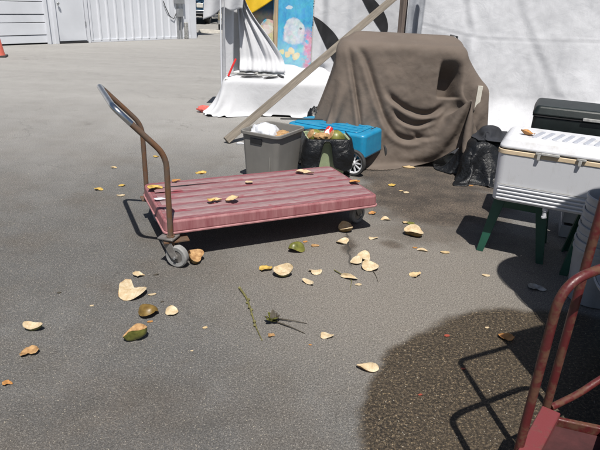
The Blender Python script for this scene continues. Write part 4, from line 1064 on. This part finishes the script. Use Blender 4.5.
# ================================================================== red hand cart in the near right corner
hc = thing('hand_cart', 'rusty red steel hand cart with tube posts in the bottom right corner', 'hand cart', (0, 0, 0))
def rt(name, pts, r, mat=M['red_rust'], rad=.06):
    b = MB(); b.tube(arc_path(pts, rad, 8), r, 14); return b.build(name, mat, hc)
rt('front_handle', [(.705, 1.285, .03), (.705, 1.285, .865), (1.12, 1.47, .935), (1.12, 1.47, .10)], .0135, M['red_rust'], .09)
rt('rear_handle', [(.865, 1.475, .03), (.865, 1.475, 1.22), (1.19, 1.62, 1.235), (1.19, 1.62, .10)], .0135, M['red_rust'], .05)
rt('cross_brace', [(.88, 1.475, .285), (1.0, 1.535, .30), (1.08, 1.575, .33), (1.18, 1.62, .36)], .012)
M['shadowed_red'] = simple('shadowed_red_plate', (.05, .012, .013), .8, .4, 14, .2)  # cart red darkened: the interior's shadow is put into the plate colour
def plate(name, P, z0, z1, mat):
    b = MB(); b.prism(P, z0, z1); return b.build(name, mat, hc, bevel=.004)
plate('side_channel', [(.845, 1.468), (.44, .93), (.50, .93), (.894, 1.433)], .262, .300, M['pink_red'])
plate('side_channel', [(1.045, 1.405), (.70, .93), (.76, .93), (1.10, 1.370)], .262, .300, M['pink_red'])
plate('floor_plate', [(.875, 1.452), (.485, .935), (.715, .935), (1.06, 1.395)], .215, .235, M['shadowed_red'])
plate('end_flange', [(.85, 1.475), (.872, 1.453), (1.075, 1.398), (1.085, 1.418)], .18, .2610, M['red_rust'])
for p in ((.92, 1.42), (1.02, 1.38), (.55, .98), (.70, .96)):
    b = MB(); b.lathe([(.03, -.022), (.052, -.022), (.058, -.012), (.058, .012), (.052, .022), (.03, .022)], 20, T(p[0], p[1], .058) @ RZ(R(54)) @ RX(R(90))); o = b.build('wheel', M['rubber'], hc)
    b = MB(); b.lathe([(.031, -.015), (.02, -.01), (.01, -.02), (.01, .02), (.02, .01), (.031, .015)], 14, T(p[0], p[1], .058) @ RZ(R(54)) @ RX(R(90))); b.build('hub', M['steel_dirty'], o)
    b = MB(); b.box((p[0], p[1], .14), (.05, .055, .13)); b.build('fork', M['steel_dirty'], hc, bevel=.003)
# unseen crate and tubs, added out of frame to shade ground beside the cart
cb = thing('shade_crate', 'unseen black plastic crate added to shade the ground beside the red hand cart', 'crate', (1.475, 1.40, 0), R(24))
def crate_panel(name, c, d): b = MB(); b.box(c, d); return b.build(name, M['black_plastic'], cb, bevel=.003)
for k in range(12):
    z = .05 + .13 * k
    for s_ in (-1, 1):
        crate_panel('slat', (s_ * .235, 0, z), (.012, .47, .10)); crate_panel('slat', (0, s_ * .235, z), (.456, .012, .10))
for sx in (-1, 1):
    for sy in (-1, 1): crate_panel('corner_post', (sx * .237, sy * .237, .77), (.022, .022, 1.54))
crate_panel('bottom', (0, 0, .012), (.45, .45, .012)); crate_panel('lid', (0, 0, 1.548), (.50, .50, .014))
for k in range(4):  # unseen tub stack, added to throw shade over the pails
    t = thing('shade_tub', ['bottom', 'second', 'third', 'topmost'][k] + ' grey tub of the unseen stack added to cast shade beside the cart', 'tub', (1.70, 2.13, .004 + .40 * k), 0, 'added tubs that cast shade')
    b = MB(); b.lathe([(.20, 0), (.205, .004), (.31, .36), (.34, .362), (.34, .385), (.30, .390), (.001, .390)], 40); b.build('shell', M['grey_pail'], t, auto=35)
    b = MB(); b.lathe([(.343, .370), (.350, .378), (.343, .384)], 40, cap=False); b.build('rim', M['grey_pail'], t)

# ================================================================== coconut husk pieces, leaves and stems on the ground
def husk(label, loc, size, rz=0., tilt=(0, 0), rind='rind_green', flesh='flesh', up=True, lob=(0., .1, .06), asp=.75, depth=.28, seed=0, cat='husk', outline=None):
    t = thing('coconut_husk', label, cat, (loc[0], loc[1], loc[2] if len(loc) > 2 else 0), 0, 'coconut husk pieces')
    n, m = 26, 7; rr = random.Random(seed); ph = [rr.random() * 6.28 for _ in range(3)]
    if outline:
        pol = sorted((math.atan2(y_, x_) % 6.2832, math.hypot(x_, y_)) for x_, y_ in outline); pol = [(pol[-1][0] - 6.2832, pol[-1][1])] + pol + [(pol[0][0] + 6.2832, pol[0][1])]
    def rad(a):
        if outline:
            a %= 6.2832
            for (a0, r0), (a1, r1) in zip(pol, pol[1:]):
                if a0 <= a <= a1: k_ = sm(a0, a1, a) if a1 > a0 else 0; return size / 2 * (r0 + (r1 - r0) * k_)
        return size / 2 * (1 + lob[0] * math.cos(a) + lob[1] * math.cos(2 * a + ph[0]) + lob[2] * math.cos(3 * a + ph[1]) + .02 * math.cos(7 * a + ph[2]))
    mt = RZ(rz) @ RX(tilt[0]) @ RY(tilt[1]) @ (Matrix.Identity(4) if up else RX(math.pi))
    def surf(kind):
        vs = [None]; c0 = (0, 0, -size * depth if kind == 'rind' else -size * depth * .35); vs[0] = c0; fs = []
        for j in range(1, m + 1):
            k = j / m
            for i in range(n):
                a = 6.2832 * i / n; r = rad(a) * k
                warp = size * .10 * math.cos(2 * a + ph[1]) * k * k
                z = -size * depth * math.sqrt(max(0, 1 - k ** 2)) if kind == 'rind' else -size * depth * .38 * (1 - k ** 2.2) + size * .03 * ns(math.cos(a) * k * 2, math.sin(a) * k * 2, seed)
                vs.append((r * math.cos(a), r * math.sin(a) * asp, z + warp))
        for i in range(n): fs.append((0, 1 + i, 1 + (i + 1) % n))
        for j in range(m - 1):
            for i in range(n): p = 1 + j * n + i; q = 1 + j * n + (i + 1) % n; fs.append((p, p + n, q + n, q))
        return [tuple(mt @ Vector(p)) for p in vs], fs
    va, fa = surf('rind'); vb, fb = surf('flesh')
    mz = min(p[2] for p in va + vb)
    for nm, v_, f_, mat in (('rind', va, fa, M[rind]), ('flesh', vb, fb, M[flesh])):
        b = MB(); b.v = [(p[0], p[1], p[2] - mz + .0008) for p in v_]; b.f = f_; b.build(nm, mat, t, auto=60)
    return t
def chip(label, loc, size, rz, mat, seed, asp=.6, th=.12, name='husk_chip', cat='chip'):
    rr = random.Random(seed); n = 9; pts = []
    for i in range(n):
        a = 6.2832 * i / n; r = size / 2 * rr.uniform(.75, 1.1); pts.append((r * math.cos(a), r * math.sin(a) * asp))
    b = MB(); z0 = .0008
    vs = [(x * .85, y * .85, z0) for x, y in pts] + [(x, y, size * th * rr.uniform(.5, 1.1) + z0) for x, y in pts] + [(0, 0, size * th * .7)]
    fs = [tuple(reversed(range(n)))] + [(i, (i + 1) % n, n + (i + 1) % n, n + i) for i in range(n)] + [(n + i, n + (i + 1) % n, 2 * n) for i in range(n)]
    m_ = RZ(rz); b.add(vs, fs, m_); o = b.build(name, mat, auto=50); o.location = (loc[0], loc[1], loc[2] if len(loc) > 2 else 0)
    return tag(o, label, cat, 'husk chips and scraps')

# left group
husk('big comma-shaped cream husk slice on asphalt left of the front caster', (-0.890, 2.560), 0.1468, .0, (R(5), 0), 'flesh_tan', 'flesh', asp=1., depth=.10, seed=4, outline=[(1.02, -.12), (.86, .50), (.38, .72), (-.05, .50), (-.30, .95), (-.50, 1.45), (-.85, 1.42), (-.98, .9), (-.97, -.1), (-.76, -.80), (-.3, -1.05), (.38, -.98), (.85, -.60)])
leaf('dry_leaf', 'small cream dried leaf above the big comma-shaped husk slice', (-0.916, 2.762), 0.0693, .1, M['flesh'], .35, tip=.8)
chip('tiny cream chip right of the big comma-shaped husk slice', (-0.786, 2.559), 0.0435, .4, M['flesh'], 2)
husk('olive-brown domed husk shell lying skin up below the big cream slice', (-0.754, 2.362), 0.1123, -.1, (R(-12), 0), 'rind_brown', 'flesh_tan', up=False, lob=(.05, .14, .08), asp=.72, depth=.34, seed=9)
husk('yellow-tan husk wedge right of the olive-brown shell', (-0.641, 2.381), 0.0719, .9, (R(22), R(-10)), 'leaf_yellow', 'flesh', lob=(.2, .12, .05), asp=.7, depth=.2, seed=11)
chip('tiny orange chip just below the olive-brown shell', (-0.727, 2.300), 0.0300, .4, M['leaf_orange'], 5)
husk('green husk slice with tan fibrous face below the olive-brown shell', (-0.759, 2.153), 0.1093, .7, (R(-18), R(-10)), 'rind_green', 'flesh_tan', lob=(.05, .2, .05), asp=.7, depth=.45, seed=13)
husk('pale husk cup with green underside near the left edge', (-1.260, 2.188), 0.0866, -.1, (R(14), 0), 'rind_green', 'flesh', lob=(.05, .12, .06), asp=.6, depth=.34, seed=15)
leaf('dry_leaf', 'long orange-tan leaf below the pale cup at left', (-1.191, 2.011), 0.0812, .35, M['flesh_tan'], .25, tip=.7)
leaf('dry_leaf', 'small orange leaf at the left edge of the photo', (-1.183, 1.801), 0.0416, .1, M['leaf_orange'], .25)
husk('orange bread-like husk chunk against the front caster wheel', (-0.632, 2.968), 0.1164, .3, (R(16), R(12)), 'rind_brown', 'flesh_tan', lob=(.05, .2, .15), asp=.8, depth=.42, seed=17)
leaf('dry_leaf', 'yellow leaf touching the green husk bowl in the middle', (-0.198, 2.905), 0.0843, -.3, M['leaf_yellow'], .3)
husk('green husk bowl with cream ring, middle of the asphalt below the truck', (-0.093, 2.840), 0.1182, -.3, (R(24), 0), 'rind_green', 'flesh', lob=(.08, .12, .04), asp=.72, depth=.40, seed=19)
chip('cream core resting in the green husk bowl', (*(-0.084, 2.841), .020), 0.0417, 0, M['flesh'], 7, .9, .3)
husk('green and dark domed husk cap lying near the truck shadow', (-0.018, 3.185), 0.1104, .4, (R(-10), R(8)), 'rind_green', 'flesh_tan', up=False, lob=(.05, .1, .06), asp=.8, depth=.45, seed=21)
chip('tiny orange scrap above the domed green cap', (0.039, 3.330), 0.0404, .4, M['leaf_orange'], 8)
chip('small tan and green chip right of the domed green cap', (0.106, 3.274), 0.0664, .1, M['flesh_tan'], 9)
husk('narrow pale crescent slice below the flat pale slices', (0.062, 2.758), 0.0750, -.7, (R(30), 0), 'flesh', 'flesh', lob=(.0, .1, .04), asp=.42, depth=.2, seed=23)
husk('flat pale slice right of the green husk bowl', (0.103, 2.896), 0.0841, .1, (R(5), 0), 'flesh', 'flesh', lob=(.05, .25, .15), asp=.55, depth=.08, seed=25)
husk('flat pale slice just below the cream cup near the far caster', (0.289, 3.341), 0.0946, .2, (R(6), 0), 'flesh', 'flesh', lob=(.05, .15, .1), asp=.6, depth=.1, seed=27)
husk('cream husk cup with dark underside near the far caster', (0.321, 3.536), 0.1136, .0, (R(14), 0), 'rind_brown', 'flesh', lob=(.05, .1, .06), asp=.75, depth=.38, seed=29)
husk('small pale triangular slice right of the cream cup', (0.501, 3.429), 0.0621, .2, (R(8), 0), 'flesh', 'flesh', lob=(.2, .1, .15), asp=.5, depth=.1, seed=31)
husk('left round slice in the trio of cream slices', (0.361, 3.053), 0.0815, .1, (R(14), R(-14)), 'flesh', 'flesh', lob=(.0, .08, .04), asp=.8, depth=.14, seed=33)
husk('rear round slice in the trio of cream slices', (0.417, 3.114), 0.0956, .6, (R(20), 0), 'flesh', 'flesh', lob=(.0, .08, .04), asp=.8, depth=.14, seed=35)
husk('front and largest round slice in the trio of cream slices', (0.442, 2.980), 0.1045, -.3, (R(16), R(8)), 'flesh_tan', 'flesh', lob=(.0, .06, .04), asp=.85, depth=.16, seed=37)
husk('thin cream sliver with dark side beside the green-tipped stem', (0.304, 2.840), 0.1005, -.25, (R(30), 0), 'stem_dark', 'flesh', lob=(.0, .1, .04), asp=.3, depth=.16, seed=39)
chip('small cream chip below the thin cream sliver', (0.352, 2.773), 0.0464, 0, M['flesh'], 12)
husk('lone flat pale slice between the stems and the wet patch', (0.152, 2.240), 0.0686, .25, (R(6), 0), 'flesh', 'flesh', lob=(.1, .1, .1), asp=.6, depth=.1, seed=41)
leaf('dry_leaf', 'small tan heart-shaped leaf below the green flower stub', (-0.117, 2.227), 0.0439, 1.2, M['flesh_tan'], .3)
chip('tiny orange speck below the lone flat pale slice', (0.074, 2.168), 0.0191, 0, M['leaf_orange'], 13)
husk('pointed cream husk slice at the edge of the wet patch', (0.326, 1.999), 0.0898, -.2, (R(14), 0), 'flesh_tan', 'flesh', lob=(.15, .12, .08), asp=.5, depth=.2, seed=43)
# right group
husk('notched cream husk cup on the damp ground right of the truck', (0.799, 3.512), 0.1338, -.1, (R(14), 0), 'rind_brown', 'flesh', lob=(.05, .14, .08), asp=.7, depth=.36, seed=45)
leaf('dry_leaf', 'greenish round leaf right of the deck corner, the one with brown edge', (0.821, 3.730), 0.0667, .4, M['rind_green'], .25)
leaf('dry_leaf', 'pale tan leaf beside the greenish round leaf', (0.779, 3.744), 0.0520, 1.0, M['leaf_tan'], .3)
leaf('dry_leaf', 'orange leaf on the ground just right of the far caster', (0.549, 3.895), 0.0615, .1, M['leaf_orange'], .3)
husk('pale triangular husk scrap right of the far caster', (0.635, 3.785), 0.0750, .2, (R(12), 0), 'flesh', 'flesh', lob=(.2, .1, .2), asp=.5, depth=.14, seed=47)
husk('pale yellow husk chunk beneath the right corner of the deck', (0.508, 4.038), 0.0714, .2, (R(14), 0), 'leaf_yellow', 'flesh', lob=(.1, .1, .1), asp=.6, depth=.25, seed=49)
chip('white chip, right one of the pair behind the truck corner', (0.895, 4.416), 0.0685, .1, M['flesh'], 14)
chip('tan chip, left one of the pair behind the truck corner', (0.859, 4.462), 0.0432, .5, M['leaf_tan'], 15)
leaf('dry_leaf', 'yellow-green leaf lying behind the deck near the blue chest wheel', (0.798, 4.586), 0.0708, .1, M['leaf_yellow'], .2)
chip('orange chip below the notched cream cup', (0.778, 3.314), 0.0403, .1, M['leaf_orange'], 16)
husk('thin white sliver below the notched cream cup', (0.817, 3.272), 0.0730, -.2, (R(8), 0), 'flesh', 'flesh', lob=(.1, .1, .0), asp=.35, depth=.1, seed=51)
leaf('dry_leaf', 'pale tan leaf alone on the asphalt below the notched cup', (0.708, 2.916), 0.0724, .1, M['leaf_tan'], .3)
chip('tan chip left of the green stool', (0.966, 3.257), 0.0661, -.2, M['leaf_tan'], 17)
chip('whitish crumpled chip below the green stool leg', (1.149, 2.957), 0.0550, -.2, M['flesh'], 18)
chip('small orange chip on damp ground near the garbage bag', (1.526, 4.687), 0.0451, .2, M['leaf_orange'], 19)
chip('small tan husk bit at the hem of the brown cloth', (1.034, 5.158), 0.1375, -.1, M['leaf_tan'], 20, .35)
leaf('dry_leaf', 'orange-brown leaf on the wet patch beside the shadow edge', (1.052, 2.293), 0.0798, -.3, M['leaf_orange'], .25)
chip('tiny red leaf bit on the wet patch, upper one', (0.758, 2.296), 0.0349, .2, M['leaf_red'], 21)
chip('tiny red leaf bit on the wet patch, middle one', (0.772, 2.038), 0.0228, .2, M['leaf_red'], 22)
chip('tiny red leaf bit on the wet patch, lower left one', (0.541, 1.848), 0.0212, .2, M['leaf_red'], 23)
chip('small pale chip on the wet patch near the orange-brown leaf', (0.984, 2.384), 0.0257, .2, M['flesh'], 24)
leaf('grey_sliver', 'pale grey sliver lying in the dark shadow below the stool', (1.409, 2.823), 0.1058, -.45, M['tag_grey'], .1, 'sliver', 'husk chips and scraps', .6)
# yard behind the handle
leaf('dry_leaf', 'yellow-brown leaf on the ground left of the handle shadow', (-1.643, 4.149), 0.0731, 0, M['leaf_yellow'], .2)
chip('pale chip on the ground left of the handle shadow', (-1.428, 4.036), 0.0713, .1, M['flesh'], 25)
leaf('dry_leaf', 'yellow leaf left of the far handle post', (-1.494, 4.269), 0.0582, .2, M['leaf_yellow'], .2)
leaf('dry_leaf', 'small yellow leaf behind the handle posts', (-1.439, 5.143), 0.0588, .2, M['leaf_yellow'], .2)
leaf('dry_leaf', 'small tan leaf left of the far handle post bottom', (-1.717, 4.738), 0.0547, .2, M['leaf_tan'], .2)
chip('white scrap at the foot of the leaning timber', (-0.690, 5.771), 0.0977, .2, M['bag_white'], 26)
chip('small dark twig bit right of the cream leaf', (-0.823, 2.783), 0.0349, .5, M['stem_dark'], 27, .4)
chip('small dark twig bit below the tiny cream chip', (-0.715, 2.492), 0.0266, .5, M['stem_dark'], 28, .5)
chip('tiny white scrap on asphalt left of the olive-brown shell', (-1.063, 2.422), 0.0260, .5, M['flesh'], 29, .6)
chip('dark brown twig bit left of the big comma-shaped slice', (-1.283, 2.536), 0.0270, .5, M['stem_dark'], 30, .6)
chip('tiny pale scrap alone on asphalt right of the yellow-tan wedge', (-0.473, 2.080), 0.0185, .5, M['flesh'], 31, .6)
chip('small tan scrap below the front caster', (-0.446, 2.270), 0.0297, .5, M['leaf_tan'], 32, .6)

# stems
def stem(label, pts, r, mat, bumps=0, name='palm_stem'):
    t = thing(name, label, 'stem', (0, 0, 0)); P = arc_path([Vector(p) for p in pts], .05, 5)
    b = MB(); b.tube(P, [r * (1.1 - .7 * i / len(P)) for i in range(len(P))], 7); b.build('stalk', mat, t)
    rr = random.Random(len(P) + bumps)
    for k in range(bumps):
        p = P[min(len(P) - 1, int(len(P) * (k + .5) / bumps * .8))]
        s_ = r * rr.uniform(1.2, 1.8); b = MB(); m_ = T(p.x + rr.uniform(-1, 1) * r * 2, p.y + rr.uniform(-1, 1) * r * 2, s_ + .001)
        b.lathe([(.0005, -s_), (s_ * .8, -s_ * .5), (s_, 0), (s_ * .7, s_ * .6), (.0005, s_)], 7, m_); b.build('bud', mat, t)
    return t
stem('long knobby brown flower stem lying on the asphalt in the middle', [(*(-0.319, 2.655), .010), (*(-0.270, 2.562), .007), (*(-0.235, 2.434), .006), (*(-0.196, 2.290), .006), (*(-0.157, 2.183), .004)], .0055, M['stem'], 9)
stem('upper thin dark stalk trailing from the green flower stub', [(*(-0.101, 2.370), .010), (*(-0.028, 2.357), .012), (*(0.058, 2.346), .004)], .0035, M['stem_dark'])
stem('lower thin dark stalk trailing from the green flower stub', [(*(-0.099, 2.342), .008), (*(-0.027, 2.303), .010), (*(0.049, 2.257), .004)], .0035, M['stem_dark'])
fs_ = thing('flower_stub', 'dark green flower stub joining two thin stalks', 'flower stub', (*(-0.119, 2.341), 0))
M['bract'] = simple('bract', (.075, .085, .018), .55, .8, 60, .4, 120, c2=(.20, .20, .04)); rr = random.Random(5)
for k in range(11):
    a_ = k * 2.4 + rr.uniform(-.3, .3); L_ = rr.uniform(.034, .060); el = rr.uniform(.1, .9)
    def bf(u, v, L_=L_):
        e = math.sin(math.pi * min(1, .12 + .88 * u)) ** .7 * L_ * .26
        return (L_ * u, (v - .5) * 2 * e, L_ * .35 * u * u + abs(v - .5) * e * 1.2)
    b = MB(); b.grid(bf, 8, 5); m_ = T(.006 * math.cos(k), .006 * math.sin(k * 2), .004 + .0012 * k) @ RZ(a_) @ RY(-el * .8); b.v = [tuple(m_ @ Vector(p)) for p in b.v]; b.v = [(p[0], p[1], max(.0008, p[2])) for p in b.v]
    b.build('bract', M['bract'] if k % 3 else M['stem_dark'], fs_, auto=180, solid=.0015)
stem('thin dark stem with green tip above the thin cream sliver', [(*(0.219, 2.933), .008), (*(0.264, 2.874), .010), (*(0.321, 2.830), .006), (*(0.301, 2.711), .004)], .0032, M['stem'])
stem('fine dark stem trailing from the trio of cream slices', [(*(0.453, 2.968), .004), (*(0.469, 2.893), .004), (*(0.473, 2.820), .003)], .0025, M['stem_dark'])

# leaves on the platform truck deck
GD = 'leaves on the truck deck'
leaf('dry_leaf', 'large yellow leaf on the deck beside the far handle post', (-0.982, 3.435, .292), 0.0991, .35, M['leaf_yellow'], .25, group=GD)
leaf('dry_leaf', 'orange leaf on the deck at the rear edge near the handle', (-0.882, 3.617, .292), 0.0605, .3, M['leaf_orange'], .2, group=GD)
leaf('dry_leaf', 'yellow-tan leaf on the rear edge of the deck', (-0.738, 3.786, .292), 0.0811, .3, M['leaf_yellow'], .3, group=GD)
leaf('dry_leaf', 'curled tan leaf on the deck centre, left one of the pair', (-0.574, 3.242, .292), 0.0629, 1.0, M['leaf_yellow'], .5, group=GD)
leaf('dry_leaf', 'curled tan leaf on the deck centre, right one of the pair', (-0.539, 3.264, .292), 0.0632, .2, M['leaf_tan'], .5, group=GD)
leaf('dry_leaf', 'pale tan leaf on the deck right of the curled pair', (-0.444, 3.276, .292), 0.0872, .2, M['leaf_tan'], .4, group=GD)
chip('pale chip in the middle of the truck deck', (-0.374, 3.656, .292), 0.0612, .2, M['flesh'], 41)
husk('left long pale slice on the far part of the deck', (-0.018, 3.941, .292), 0.0840, .0, (R(6), 0), 'flesh', 'flesh', lob=(.1, .1, .05), asp=.45, depth=.1, seed=61)
husk('right long pale slice on the far part of the deck', (0.043, 3.925, .292), 0.0930, -.1, (R(6), 0), 'flesh', 'flesh', lob=(.1, .1, .05), asp=.4, depth=.12, seed=63)
leaf('dry_leaf', 'orange-brown leaf on the deck near its right end', (0.385, 3.763, .292), 0.0802, -.5, M['leaf_orange'], .3, group=GD)
chip('grey-white paint flake patch scrap on the deck by the handle', (-0.902, 3.254, .292), 0.0788, .2, M['bag_white'], 42, .6, .04)
# bits on the blue chest
leaf('dry_leaf', 'brown leaf standing on top of the blue chest', (0.232, 5.345, .347), .09, .6, M['leaf_yellow'], .6)
leaf('dry_leaf', 'orange leaf scrap on the blue chest left of the brown leaf', (0.112, 5.235, .347), .06, .1, M['leaf_orange'], .3)
leaf('dry_leaf', 'brown-orange leaf scrap at the left of the blue chest top', (-0.067, 5.418, .347), .06, .1, M['leaf_orange'], .3)
leaf('dry_leaf', 'dark brown leaf scrap near the right end of the blue chest', (0.491, 5.104, .337), .05, -.2, M['leaf_red'], .2)
